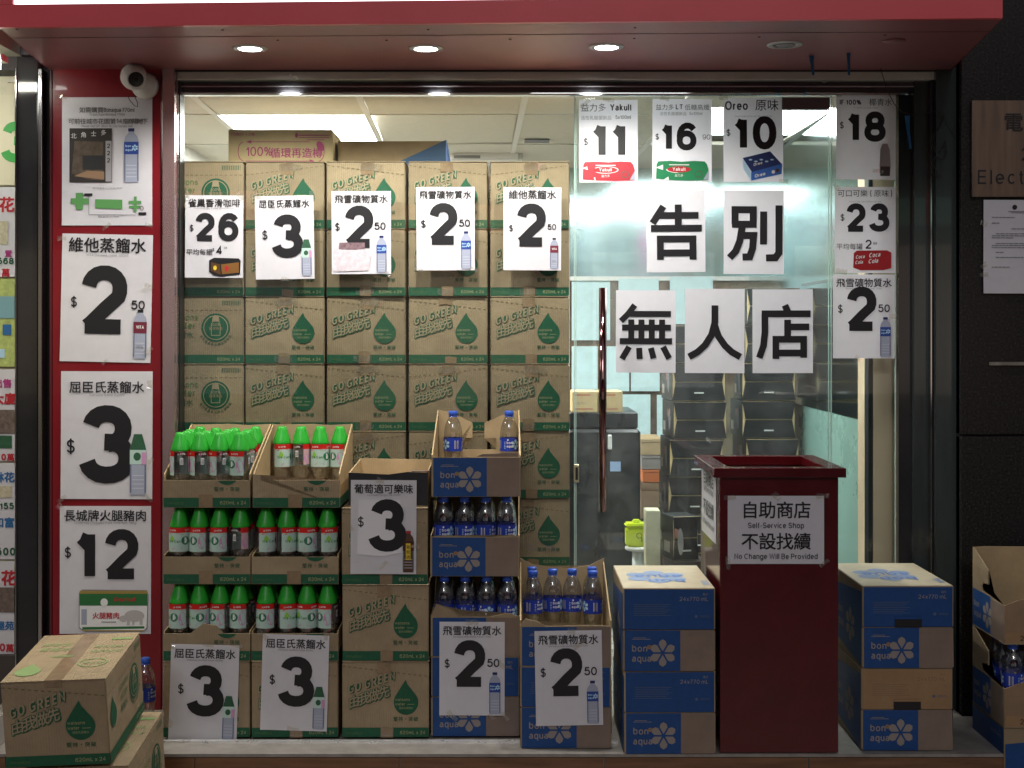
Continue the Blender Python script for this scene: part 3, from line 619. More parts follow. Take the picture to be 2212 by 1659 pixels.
# clutter beside the cabinet
for a, b, c, d, m, lb in ((1384, 1043, 1434, 1120, KRAFT_DK, 'brown worn carton at the foot of the gap beside the black cabinet'), (1388, 1015, 1431, 1042, mat('orange board', (.55, .16, .05), .6, noise=.1), 'flat orange box in the gap beside the black cabinet'),
                          (1386, 984, 1434, 1014, mat('grey box', (.26, .24, .22), .6, noise=.2), 'grey flat box lying above the orange box'), (1384, 948, 1432, 983, KRAFT_IN, 'tan carton with printed lines, topmost beside the black cabinet')):
    Yc = 6.3; a_, b_ = P(a, d, Yc), P(c, b, Yc); e = empty('storage_box', ((a_.x + b_.x) / 2, Yc, a_.z)); tag(e, lb, 'box')
    hh = b_.z - a_.z - .001; ww = (b_.x - a_.x) / 2
    add_box('body', -ww, ww, 0, .3, 0, hh * .8, m, e, .002); add_box('lid', -ww - .001, ww + .001, -.002, .302, hh * .8 + .001, hh, m, e, .001)
pa = P(1384, 1121, 6.3); tag(add_box('low_shelf', pa.x, PX(1436, 6.3), 6.3, 6.6, PLAT, pa.z, mat('dark shelf', (.05, .04, .035), .5)), 'dark low shelf unit in the gap beside the black cabinet', 'shelf')

# yellow container on a white stool
ye = empty('yellow_container', P(1374, 1182, 5.2)); tag(ye, 'bright yellow plastic container with lid on a white stool', 'container')
ym = mat('yellow plastic', (.62, .75, .03), .35, noise=.05)
add_box('tub', -.038, .038, 0, .07, 0, .075, ym, ye, .008, 2); add_box('lid', -.041, .041, -.003, .073, .0755, .090, ym, ye, .006, 2); add_box('knob', -.012, .02, .02, .05, .0905, .103, ym, ye, .005, 2)
link('drawing', tube_mesh('drawing', [(.012 + .010 * math.cos(t), -.0025, .045 + .010 * math.sin(t)) for t in [k * .6 for k in range(11)]] + [(.02, -.0025, .02), (.03, -.0025, .035)], .0011, BLACK, 5), ye)
st = empty('white_stool', (ye.location.x + .01, 5.235, PLAT)); tag(st, 'round white plastic stool under the yellow container', 'stool')
hs_ = ye.location.z - PLAT
link('seat', lathe('seat', [(.045, hs_ - .016), (.05, hs_ - .012), (.05, hs_ - .004), (.045, hs_ - .001)], mat('white plastic', (0, 0, 0)), 24), st)
link('pedestal', lathe('pedestal', [(.05, 0), (.025, .05), (.022, hs_ - .017)], mat('white plastic', (0, 0, 0)), 20), st)
e = empty('tall_carton', (PX(1411, 5.02), 5.02, PLAT)); tag(e, 'narrow cream carton standing upright beside the yellow container', 'carton')
tz = PZ(1103, 5.02) - PLAT; add_box('body', -.026, .026, 0, .09, 0, tz * .6, mat('grey green board', (.28, .30, .25), .6, noise=.1), e, .002); add_box('lid', -.027, .027, -.001, .091, tz * .6 + .001, tz, mat('cream board', (.66, .64, .45), .6, noise=.1), e, .002)

# stacked black display boxes
BB = cardboard('black display board', (.015, .018, .020), noise=.25, flute=.2); BB.node_tree.nodes['Principled BSDF'].inputs['Roughness'].default_value = .45
def black_box(wd, hh, dd, name='display_box'):
    e = empty(name)
    add_box('body', -wd / 2, wd / 2, .004, dd, 0, hh - .002, BB, e, .002)
    add_box('inner_board', -wd / 2 + .002, wd / 2 - .002, 0, .0035, .001, hh - .003, BEIGE, e)
    i = wd * .06
    prism('flap', [(-wd / 2, hh - .004), (wd / 2, hh - .004), (wd / 2 - i, hh * .52), (-wd / 2 + i, hh * .52)], -.004, -.001, BB, e)
    prism('flap', [(-wd / 2 + i, hh * .49), (wd / 2 - i, hh * .49), (wd / 2, .003), (-wd / 2, .003)], -.004, -.001, BB, e)
    add_box('white_tag', -.02, .02, -.0055, -.0045, hh * .20, hh * .235, WHITE, e)
    sp_ = Print(); sp_.rect(.03, hh * .15, .09, hh * .4, mat('side label', (.45, .42, .38), .5)); sp_.rect(.14, hh * .55, .18, hh * .75, mat('side label red', (.30, .12, .10), .5)); sp_.ell(.2, hh * .5, .03, hh * .3, GREYINK, 0)
    o = sp_.build('side_print', e); o.rotation_euler = (0, 0, R(-90)); o.location = (-wd / 2 - .0004, dd, 0)
    return e
bbm = black_box(.222, .158, .30)
ordn = ['lowest', 'second', 'third', 'fourth', 'fifth', 'sixth', 'seventh', 'eighth', 'ninth', 'tenth', 'eleventh', 'twelfth']
first = True
for ci_, (xc, n, sc) in enumerate(((.775, 8, 1.0), (1.085, 9, 1.03))):
    for k in range(n):
        o = bbm if first else copy_tree(bbm); first = False
        o.location = (xc + random.uniform(-.012, .012), 5.6 + random.uniform(-.02, .02) + .03 * ci_, PLAT + .0005 + k * .1585); o.rotation_euler = (0, 0, R(random.uniform(-2.5, 2.5) + (2 if ci_ == 0 else -1)))
        where = ('lowest' if k == 0 else ordn[k] + ' from the bottom' if k < n - 1 else 'topmost')
        tag(o, f'black folding display box, {where} in the {"left" if ci_ == 0 else "right"} stack behind the door', 'display box', 'black display boxes stacked behind the glass door')
e = black_box(.10, .165, .12); e.location = P(1481, 1210, 5.0); e.rotation_euler = (0, 0, R(14)); tag(e, 'small separate black box with a white lid edge in front of the black stacks', 'display box')
zz = e.location.z
tag(add_box('low_table', PX(1448, 5), PX(1520, 5), 4.98, 5.2, PLAT, zz - .001, mat('dark shelf', (0, 0, 0))), 'dark low table carrying the small black box inside the shop', 'table')

# ================================================================== CARTONS
def clip_above(o, z):
    bm = bmesh.new(); bm.from_mesh(o.data); bmesh.ops.bisect_plane(bm, geom=bm.verts[:] + bm.edges[:] + bm.faces[:], plane_co=(0, 0, z), plane_no=(0, 0, 1), clear_outer=True)
    bm.to_mesh(o.data); bm.free()
def drop(p, cx, y0, h, m, lay=1):
    r = h * .36; pts = []
    cy = y0 + r
    for k in range(0, 25):
        a = R(-215 + 250 * k / 24); pts.append((cx + r * math.cos(a), cy + r * math.sin(a)))
    pts += [(cx + r * .48, cy + r * .98), (cx + r * .12, cy + r * 1.42), (cx + r * -.02, y0 + h)]
    pts += [(cx - r * .22, cy + r * 1.5), (cx - r * .52, cy + r * 1.05)]
    p.poly(pts, m, lay)
def gogreen(p, x, y, s):
    """two slanted lines of outlined lettering"""
    K = .30
    def sh(q): return (q[0], q[1] + (q[0] - x) * K)
    for m, d, g, lay in ((GREEN_D, (.09, -.09), .33, 1), (GREEN_D, (0, 0), .33, 2), (KRAFT_P, (0, 0), .17, 3)):
        p.X = sh; p.text('GO GREEN', x + d[0] * s, y + s * 1.45 + d[1] * s, s, m, g, lay, sx=.70, sp=.26)
        bold = {.33: .05, .17: .014}[g]
        p.cjk('由我做先', x + d[0] * s, y - .12 * s + d[1] * s, s * 1.36, m, lay, bold=bold, gap=.86, sx=.92); p.X = None
KRAFT_P = mat('kraft knock-out', (.35, .28, .175), .75)
W1, D1, H1 = .2655, .36, .2265
def green_front(W, H, flip=0, tray=False, dash=True):
    p = Print(); b = .13 * H
    p.rect(-W / 2 + .001, .001, W / 2 - .001, b, GREEN, 0)
    p.text('620mL x 24', W / 2 - .012, b * .32, b * .36, GTEXT, .14, 1, 'r')
    p.text('FPP40620', -W / 2 + .012, b * .30, b * .26, mat('dim text on green', (.08, .17, .07), .7), .14, 1)
    drop(p, W * .235, H * .30, H * .465, GREEN, 1)
    for t, yy, hh in (('watsons', .485, .040), ('water', .425, .040)): p.text(t, W * .235 - W * .125, H * yy, H * hh, GTEXT, .13, 2)
    p.cjk('屈臣氏蒸餾水', W * .235, H * .375, H * .032, GTEXT, 2, 'c'); p.rect(W * .25, H * .437, W * .33, H * .443, GTEXT, 2)
    p.cjk('堅持・突破', W * .235, H * .215, H * .062, GREEN_D, 1, 'c', gap=1.12, off=.012)
    gogreen(p, -W * .43, H * .39, H * .128)
    if dash:
        for k in range(16):
            u0, u1 = -W / 2 + W * (k + .1) / 16, -W / 2 + W * (k + .65) / 16
            f = lambda u: H * (.945 - .14 * (((u / W) + .5) if not flip else (.5 - u / W)))
            p.poly([(u0, f(u0)), (u1, f(u1)), (u1, f(u1) + .0022), (u0, f(u0) + .0022)], mat('dash ink', (.17, .13, .06), .7), 0)
    return p
def green_side(L, H):
    """long side: green band, word mark and round emblem; u from -L/2..L/2"""
    p = Print(); b = .13 * H
    p.rect(-L / 2 + .001, .001, L / 2 - .001, b, GREEN, 0)
    p.text('620mL x 24', L / 2 - .012, b * .32, b * .36, GTEXT, .14, 1, 'r')
    cx, cy, r = L / 2 - .094, H * .54, H * .215
    p.ell(cx, cy, r, r, GREEN, 0, 32); p.ell(cx, cy, r * .87, r * .87, KRAFT_P, 1, 32); p.ell(cx, cy, r * .81, r * .81, GREEN, 2, 32)
    bo = [(-.16, .8), (.16, .8), (.22, .45), (.32, .2), (.3, -.6), (-.3, -.6), (-.32, .2), (-.22, .45)]
    p.ribbon([(cx + a * r, cy + b_ * r * .9) for a, b_ in bo + bo[:1]], r * .05, KRAFT_P, 3)
    p.poly([(cx - .2 * r, cy + .82 * r), (cx + .2 * r, cy + .82 * r), (cx + .27 * r, cy + .42 * r), (cx - .27 * r, cy + .42 * r)], KRAFT_P, 4)
    p.text('100%', cx, cy + r * .1, r * .2, KRAFT_P, .14, 4, 'c'); p.cjk('循環再造', cx, cy - r * .18, r * .24, KRAFT_P, 4, 'c'); 
    t = '我的瓶身全以再生膠製造'
    for k, c in enumerate(t):
        a = R(-148 + 116 * k / (len(t) - 1)); s = r * .2; rr = r * 1.17
        def X(q, a=a): 
            x_, y_ = q; c_, s_ = math.cos(a + math.pi / 2), math.sin(a + math.pi / 2)
            return (cx + rr * math.cos(a) + x_ * c_ - y_ * s_, cy + rr * math.sin(a) + x_ * s_ + y_ * c_)
        p.X = X; p.cjk(c, -s / 2, -s / 2, s, GREEN_D, 1, off=.01); p.X = None
    p.text('water', cx - r * 3.0, cy - r * .05, H * .10, mat('olive ink', (.12, .20, .07), .7), .15, 1)
    p.text('watsons', cx - r * 3.35, cy + r * .55, H * .09, mat('olive ink', (0, 0, 0)), .13, 1)
    p.cjk('蒸餾水', cx - r * 3.1, cy - r * .75, H * .11, GREEN_D, 1)
    drop(p, -L / 2 + .05, H * .36, H * .36, GREEN, 1)
    for k in range(26):
        if k % 3: p.rect(L / 2 - .075 + k * .0025, H * .88, L / 2 - .0735 + k * .0025, H * .95, GREEN_D, 0)
    for k in range(22): p.rect(-L / 2 + L * (k + .1) / 22, H * .80, -L / 2 + L * (k + .65) / 22, H * .80 + .002, mat('dash ink', (0, 0, 0)), 0)
    return p
def crumple_body(W, D, H, m, amp=.002, bev=.003):
    me = box_mesh('body', -W / 2, W / 2, 0, D, 0, H, m, bev, 2)
    for v in me.vertices:
        c = v.co
        ex = 1 if abs(abs(c.x) - W / 2) < .008 else 0; ey = 1 if (c.y < .008 or c.y > D - .008) else 0; ez = 1 if (c.z < .008 or c.z > H - .008) else 0
        if ex + ey + ez == 3: v.co += (Vector((0, D / 2, H / 2)) - c).normalized() * random.uniform(0, amp)
    return me
def tape_patch(parent, H, D, v=0):
    a, b = (-.004, .006, -.009, .002)[v % 4], (.034, .044, .026, .038)[v % 4]
    prism('tape', [(-.021 + a, H - b), (.004 + a, H - b + .003), (.021 + a, H - b - .002), (.021 + a, H - .001), (-.021 + a, H - .001)], -.0022, -.0014, TAPEM, parent)
    prism('tape', [(-.019 - a, .0), (.019 - a, .0), (.020 - a, b - .006), (.0, b - .002), (-.019 - a, b - .004)], -.0022, -.0014, TAPEM, parent)
    if v in (1, 3):
        tape_bit(parent, a * 3, H - .016, .075, .024, y=-.0026); tape_bit(parent, -a * 2, .016, .06, .020, y=-.0026)
def tape_bit(e, x, z, w_, h_, a=0, y=-.0016, n=1, i=0):
    # crinkled clear tape: a few quads with slightly different tilt
    p_ = []; k = 5
    for i_ in range(k + 1):
        for j in (0, 1): p_.append((w_ * (i_ / k - .5) + random.uniform(-.1, .1) * w_ / k, y - random.uniform(0, .0022), h_ * (j - .5) + random.uniform(-.15, .15) * h_))
    me = mesh_from('tape', p_, [(2 * q, 2 * q + 2, 2 * q + 3, 2 * q + 1) for q in range(k)], [TAPE])
    return link('tape', me, e, (x, 0, z), (0, a, 0))
TAPEM = mat('brown parcel tape', (.27, .19, .115), .22, coat=.2, noise=.2, nscale=30)
def carton(kind='front', flip=0, v=0):
    e = empty('water_carton')
    W, D, H = (W1, D1, H1) if kind != 'long' else (D1, W1, H1)
    link('body', crumple_body(W, D, H - .0045, KRAFT), e)
    add_box('flap', -W / 2, -.0008, .0005, D, H - .0036, H - .0006, KRAFT, e, .0008); add_box('flap', .0008, W / 2, .0005, D, H - .0036, H - .0006, KRAFT, e, .0008)
    if kind == 'long': green_side(W, H - .004).build('print', e)
    else:
        green_front(W, H - .004, flip).build('print', e); tape_patch(e, H - .004, D, v)
    return e
protoA, protoB, protoL = carton(), carton(flip=1), carton('long')
PA = [protoA, carton(v=1), carton(v=2), carton(v=3)]; PB = [protoB, carton(flip=1, v=3), carton(flip=1, v=1)]
used = set()
def place(proto, loc, rz=0, label=None, group=None, cat='carton', rot=None):
    o = proto if proto.name not in used else copy_tree(proto)
    used.add(proto.name)
    o.location = loc; o.rotation_euler = rot or (0, 0, rz)
    tag(o, label, cat, group); return o
ORD = ['first', 'second', 'third', 'fourth', 'fifth', 'sixth', 'seventh', 'eighth']
Yc = 4.505
colx = {1: None, 2: (527, 702.5), 3: (702, 878.6), 4: (879.2, 1055.8), 5: (1056.7, 1233)}
CN = {1: 'leftmost', 2: 'second', 3: 'third', 4: 'fourth', 5: 'rightmost'}
for c in range(1, 6):
    n = 8
    for k in range(n):
        top = n - 1 - k
        lab = f'brown green-banded water carton inside the window, {CN[c]} column, {ORD[top]} from the top'
        g = 'green-printed water cartons stacked inside the window'
        z = PLAT + .0005 + k * H1
        if c == 1:
            if k < 0: continue
            place(protoL, (PX(526, Yc) - D1 / 2, Yc + random.uniform(0, .006), z), R(random.uniform(-.2, .2)), lab.replace('green-banded', 'long-sided'), g)
        else:
            if c == 5 and k == 0 and False: continue
            x0, x1 = colx[c]; pr = PB[(c + top) % 3] if (c, top) in ((5, 0), (4, 3), (2, 0), (5, 4), (3, 4), (4, 4)) else PA[(c * 3 + top * 2 + (c * top) % 3) % 4]
            if c == 5: x0, x1 = (1056 + top * .3, 1232.5 + top * .3)
            xc = PX((x0 + x1) / 2, Yc) 
            place(pr, (xc, Yc + random.uniform(0, .012), z), R(random.uniform(-.9, .9)), lab, g)
zt = PLAT + 8 * H1
for q, px_ in enumerate((527, 703, 879, 1056)):  # unseen cartons added behind the column gaps to block interior light
    for k in range(8):
        place(PA[(q + k) % 4], (PX(px_, Yc) * 1.045, Yc + .405 + random.uniform(0, .006), PLAT + .0005 + k * H1), R(random.uniform(-.5, .5)), f'added light-blocking carton behind the {("first", "second", "third", "fourth")[q]} gap of the window stack, {ORD[7 - k]} from top', 'cartons added to block light behind the window stack')
# cartons behind, on top
e = empty('printed_box', (PX(608, 4.62), 4.60, zt + .001)); tag(e, 'low beige box with pink recycling print lying on top of the carton stacks', 'box')
BW, BH = .358, .120; link('body', crumple_body(BW, .24, BH, BEIGE), e)
PK = mat('magenta ink', (.42, .06, .17), .6)
p = Print(); p.text('100%', -.118, .028, .032, PK, .13, 1, sx=.85); p.cjk('循環再造樽', -.035, .022, .036, PK, 1, off=.012, gap=1.0)
p.text('700', -.170, .098, .010, PK, .15, 1); p.cjk('毫升', -.150, .097, .012, PK, 1); p.text('x 24', -.120, .098, .010, PK, .15, 1); p.cjk('瓶', -.098, .097, .012, PK, 1)
p.rect(.062, .098, .168, .1015, PK, 1); p.rect(.062, .090, .168, .0925, PK, 1); p.ell(.055, .099, .005, .008, PK, 1); p.rect(.09, .083, .15, .085, PK, 1)
p.rect(-.10, .076, .10, .0782, PK, 1); p.poly([(-.10, .071), (-.10, .083), (-.118, .077)], PK, 2); p.rect(-.12, .010, .105, .0122, PK, 1); p.poly([(.10, .0045), (.10, .0175), (.118, .011)], PK, 2)
p.ribbon(expand([A(-.125, .044, .020, .032, 95, 265)]), .0025, PK, 1); p.ribbon(expand([A(.128, .044, .022, .034, 70, -85)]), .0025, PK, 1); p.ell(.137, .062, .012, .018, PK, 2, rot=.5)
p.build('print', e)
e = empty('open_box', (PX(850, 4.72), 4.66, zt + .001)); tag(e, 'open brown and blue box lying on top of the carton stacks', 'box')
BW = .375; add_box('base', -BW / 2, BW / 2, 0, .26, 0, .004, KRAFT, e); add_box('front_wall', -BW / 2, BW / 2, 0, .004, .0045, .088, KRAFT_IN, e); add_box('back_wall', -BW / 2, BW / 2, .256, .26, .0045, .088, KRAFT_IN, e)
add_box('side_wall', -BW / 2, -BW / 2 + .004, .0045, .2555, .0045, .088, KRAFT, e); add_box('side_wall', BW / 2 - .004, BW / 2, .0045, .2555, .0045, .088, BLUE, e)
prism('blue_flap', [(-.01, .0), (BW / 2, .0), (BW / 2, .092)], -.004, -.001, mat('mid blue board', (.04, .12, .26), .5), e)
prism('side_flap', [(0, .088), (0, .092), (.26, .05), (.26, .046)], BW / 2 + .001, BW / 2 + .004, mat('light blue board', (.16, .30, .50), .5), e, 'YZ')

# ================================================================== BOTTLES
CLEAR = glass_mat('clear bottle', (.94, .95, .945), 5.0, .014, 1.7)
CAPG = mat('bright green cap', (.03, .40, .035), .35, noise=.05)
CAPB = mat('blue cap', (.04, .12, .60), .35)
LABB = mat('blue label film', (.02, .05, .40), .3)
def shell(name, r, z0, z1, a0, a1, m, n=20):
    vs, fs = [], []
    for i in range(n + 1):
        a = a0 + (a1 - a0) * i / n; vs += [(r * math.sin(a), -r * math.cos(a), z0), (r * math.sin(a), -r * math.cos(a), z1)]
    for i in range(n): fs.append((2 * i, 2 * i + 2, 2 * i + 3, 2 * i + 1))
    return mesh_from(name, vs, fs, [m], smooth=True)
def green_bottle():
    e = empty('green_cap_bottle'); r = .0300
    prof = [(.020, 0), (.026, .002), (.029, .010), (.0282, .022), (.0292, .03), (.0270, .040), (.0238, .052), (.0255, .064), (.0285, .076), (.0302, .088), (.0304, .10), (.0304, .125), (.0302, .150), (.0280, .166), (.0215, .185), (.018, .200)]
    link('bottle_body', lathe('bottle_body', prof, CLEAR, 20), e)
    cp = [(.0285, .1655), (.0290, .167), (.0285, .172), (.0255, .183), (.0215, .197), (.0170, .211), (.0150, .219), (.0120, .2215)]
    me = lathe('cap', cp, CAPG, 20)
    for i, v in enumerate(me.vertices):      # swirled facets of the cap
        a = math.atan2(v.co.y, v.co.x); z = v.co.z
        if .17 < z < .212: f = 1 + .045 * math.sin(6 * a + z * 110); v.co.x *= f; v.co.y *= f
    link('cap', me, e)
    p = Print(.0008); q = p
    q.rect(-.085, .150, .018, .1655, mat('red band', (.62, .02, .015), .35), 0, 17); q.rect(.060, .150, .085, .1655, mat('red band', (0, 0, 0)), 0, 5)
    q.rect(-.085, .092, .018, .1498, MINT, 0, 20)
    q.poly([(-.085 + .103 * k / 18, .1505) for k in range(19)] + [(.018 - .103 * k / 18, .1480 - .0035 * math.sin(k * .9)) for k in range(19)], mat('red band', (0, 0, 0)), 1)
    q.rect(.062, .100, .085, .1498, mat('pink film', (.62, .42, .46), .35), 0, 5)
    for cx in (-.020,): q.ell(cx, .126, .0125, .0130, GREEN_D, 1); q.ell(cx, .126, .0105, .011, mat('emblem green', (.02, .22, .10), .4), 2); q.rect(cx - .003, .118, cx + .003, .132, WHITE, 3); q.rect(cx - .0015, .132, cx + .0015, .136, WHITE, 3)
    q.ell(.006, .121, .012, .020, PINK, 1); q.ell(-.045, .100, .016, .006, mat('pink film', (.62, .42, .46), .35), 1); q.ell(.073, .121, .010, .014, PINK, 1)
    q.text('We Can', -.074, .120, .0085, mat('leaf green ink', (.05, .25, .03), .4), .17, 2); drop(q, -.062, .124, .020, mat('leaf light', (.28, .60, .08), .4), 1)
    q.rect(.036, .125, .046, .145, WHITE, 1)
    for k in range(5): q.rect(.038 + k * .0015, .128, .0388 + k * .0015, .142, GREYINK, 2)
    for cx in (-.06, -.01, .04): q.cjk('減', cx - .012, .1535, .0065, WHITE, 1); q.text('40%', cx - .004, .1545, .0058, WHITE, .18, 1)
    for k in range(4): q.rect(-.030, .112 - k * .0025, -.010, .113 - k * .0025, mat('small print', (.25, .40, .36), .4), 1)
    q.build('label', e, wrap=.0306)
    return e
def blue_bottle():
    e = empty('blue_cap_bottle')
    prof = [(.020, 0), (.027, .002), (.0300, .008), (.0300, .020), (.0280, .026), (.0292, .034), (.0265, .044), (.0280, .052), (.0258, .062), (.0272, .072), (.0262, .082), (.0290, .096), (.0305, .106), (.0305, .152), (.0300, .168), (.0280, .184), (.0230, .200), (.0165, .212), (.0130, .217), (.0128, .224)]
    link('bottle_body', lathe('bottle_body', prof, CLEAR, 22), e)
    link('cap', lathe('cap', [(.0140, .2235), (.0150, .2245), (.0150, .236), (.0135, .238)], CAPB, 20), e)
    link('neck_ring', lathe('neck_ring', [(.0131, .219), (.0155, .2195), (.0155, .2215), (.0131, .222)], CAPB, 18), e)
    p = Print(.0007); p.rect(-.0958, .108, .0958, .151, LABB, 0, 32)
    for cx in (-.052, .044):
        petals(p, cx + .010, .130, .017, LBLUE, 1); p.text('bon', cx - .020, .132, .0085, WHITE, .17, 2); p.text('aqua', cx - .020, .1205, .0085, WHITE, .17, 2, sx=.9)
        p.rect(cx - .018, .1125, cx + .004, .1138, LBLUE, 1); p.ell(cx - .016, .145, .0025, .003, WHITE, 1)
    for cx in (-.004, .088):
        p.rect(cx - .006, .116, cx + .006, .143, WHITE, 1)
        for k in range(7): p.rect(cx - .005, .118 + k * .0034, cx + .005, .1198 + k * .0034, GREYINK, 2)
    for k in range(5): p.rect(.016, .117 + k * .005, .020, .119 + k * .005, LBLUE, 1)
    p.build('label', e, wrap=.0305)
    return e
gb, bl = green_bottle(), blue_bottle()
def bottle(kind, parent_loc, x, y, label, group, spin=None):
    return place(gb if kind == 'g' else bl, (parent_loc[0] + x, parent_loc[1] + y, parent_loc[2]), R(random.uniform(-180, 180) if spin is None else spin), label, group, 'bottle')

# ================================================================== OPEN TRAYS
T = .004
def tray(kind, loc, label, W, D, H, hf, rz=0, back=None, side0=None, name=None, torn=None):
    e = empty('display_tray', loc, (0, 0, rz)); tag(e, label, 'display tray', 'cut-open cartons used as display trays in front of the window')
    m = KRAFT
    add_box('base', -W / 2, W / 2, 0, D, 0, T, m, e)
    fw = [(-W / 2, T + .0002), (W / 2, T + .0002), (W / 2, hf)] + (torn or []) + [(-W / 2, hf)]
    prism('front_wall', fw, 0, T, KRAFT, e)
    bk = back or [(-W / 2, T + .0002), (W / 2, T + .0002), (W / 2, H), (W * .2, H - .004), (0, H), (-W / 2, H - .002)]
    prism('back_wall', bk, D - T, D, KRAFT_IN, e)
    s0 = side0 or [(T + .0004, hf + .004)]
    pr = [(T + .0004, T + .0002), (D - T - .0004, T + .0002), (D - T - .0004, H)] + [(a, b) for a, b in s0[::-1]]
    prism('side_wall', pr, -W / 2, -W / 2 + T, KRAFT_IN, e, 'YZ'); prism('side_wall', pr, W / 2 - T, W / 2, KRAFT_IN, e, 'YZ')
    if kind == 'g':
        o = green_front(W, H, dash=False).build('print', e); clip_above(o, hf - .001)
        add_box('tape', -.024, .018, -.0014, -.0009, .0, .040, TAPEM, e)
        q = Print(); q.rect(.001, .001, D - .001, .13 * H, GREEN, 0); o = q.build('side_band', e, loc=(W / 2, 0, 0), rot=(0, 0, R(90)))
        q = Print(); q.rect(-D + .001, .001, -.001, .13 * H, GREEN, 0); o = q.build('side_band', e, loc=(-W / 2, 0, 0), rot=(0, 0, R(-90)))
    else:
        bon_lower(W, hf * 1.0).build('print', e)
        q = Print(); q.rect(.01, .004, D * .6, hf - .004, BLUE, 0); q.build('side_print', e, loc=(W / 2, 0, 0), rot=(0, 0, R(90)))
        q = Print(); q.rect(-D * .97, .004, -D * .35, hf - .004, BLUE, 0); petals(q, -D * .55, hf * .5, hf * .36, TANINK, 1); q.text('bon', -D * .85, hf * .52, hf * .16, TANINK, .15, 1); q.text('aqua', -D * .85, hf * .28, hf * .16, TANINK, .15, 1); q.build('side_print', e, loc=(-W / 2, 0, 0), rot=(0, 0, R(-90)))
    return e
GB = mat('greyish brown board', (.225, .165, .13), .75, noise=.12, nscale=14)
def bon_lower(W, h):
    p = Print(); p.rect(-W / 2 + .006, .001, W * .12, h - .002, BLUE, 0); p.rect(W * .1205, .001, W / 2 - .004, h - .002, GB, 0)
    petals(p, -W * .07, h * .44, h * .33, TANINK, 1)
    p.text('bon', -W * .40, h * .47, h * .17, TANINK, .15, 2); p.text('aqua', -W * .40, h * .23, h * .17, TANINK, .15, 2, sx=.95)
    petals(p, -W * .215, h * .585, h * .055, mat('orange petals', (.30, .18, .09), .6), 3, 8, .5)
    p.rect(-W * .385, h * .80, -W * .25, h * .812, TANINK, 1); p.rect(-W * .40, h * .765, -W * .20, h * .778, TANINK, 1)
    return p
def bon_front(W, H, plain=False):
    p = bon_lower(W, H * .5)
    n = len(p.v)
    U = GB2 if plain else BLUE; tk = TANINK if not plain else mat('faint print', (.24, .15, .08), .7)
    p.rect(-W / 2 + .005, H * .505, W / 2 - .005, H * .985, U, 0)
    p.text('24x770 mL', W / 2 - .022, H * .845, H * .050, tk, .13, 1, 'r'); p.cjk('毫升', W / 2 - .022, H * .91, H * .034, tk, 1, 'r')
    for k in range(7): p.rect(-W * .38, H * (.80 - k * .022), W * (.02 - .03 * (k % 3)), H * (.806 - k * .022), tk if plain else mat('dim text on blue', (.09, .12, .20), .6), 1)
    p.ell(W * .29, H * .66, W * .018, W * .018, mat('dim text on blue', (.09, .12, .20)), 1, 8); p.rect(W * .33, H * .65, W * .44, H * .655, mat('dim text on blue', (0, 0, 0)), 1); p.rect(W * .33, H * .665, W * .43, H * .67, mat('dim text on blue', (0, 0, 0)), 1)
    return p
GB2 = mat('plain brown board', (.33, .20, .10), .7, noise=.15, nscale=12)
W2, D2, H2 = .272, .372, .2435
def bon_side(L, H):
    p = Print(); p.poly([(-L / 2 + .004, .04), (L / 2 - .004, .004), (L / 2 - .004, H * .93), (-L / 2 + .004, H * .80)], BLUE, 0)
    petals(p, L * .16, H * .42, H * .22, TANINK, 1); p.text('bon', -L * .24, H * .48, H * .11, TANINK, .15, 2); p.text('aqua', -L * .26, H * .32, H * .11, TANINK, .15, 2)
    return p
def bon_box(sides=True, top=True, plain=False, hole=False, W=W2, D=D2, H=H2):
    e = empty('blue_carton')
    link('body', crumple_body(W, D, H * .5 - .001, KRAFT), e)
    add_box('lid', -W / 2 + .001, W / 2 - .001, .001, D - .001, H * .5, H - .0006, KRAFT, e, .002)
    bon_front(W, H, plain).build('print', e)
    if hole:
        add_box('hand_hole', -.040, .040, -.0035, -.0028, H * .505, H * .60, BLACK, e); add_box('hand_flap', -.040, .040, -.006, -.0036, H * .60, H * .625, BLUE if not plain else GB2, e)
    if sides:
        bon_side(D, H).build('side_print', e, loc=(-W / 2 - .0002, D / 2, 0), rot=(0, 0, R(-90)))
        bon_side(D, H).build('side_print', e, loc=(W / 2 + .0002, D / 2, 0), rot=(0, 0, R(90)))
    if top:
        p = Print(); LB = mat('blue ink on pale board', (.25, .33, .50), .5)
        petals(p, .02, .20, .10, LB, 1, 6, .40); p.text('bon', -.06, .24, .05, mat('deeper blue ink', (.10, .20, .48), .5), .15, 2); p.text('aqua', -.06, .17, .05, mat('deeper blue ink', (0, 0, 0)), .15, 2)
        for k in range(4): p.rect(-.125 + k * .005, .26, -.122 + k * .005, .33, LB, 1)
        o = p.build('top_print', e); o.rotation_euler = (R(-90), 0, R(180)); o.location = (0, D, H - .0004)
        add_box('top_sheet', -W / 2 + .003, W / 2 - .003, .003, D - .003, H - .0005, H - .0001, mat('pale top board', (.54, .47, .33), .6, noise=.1), e); o.location = (0, D, H)
    return e

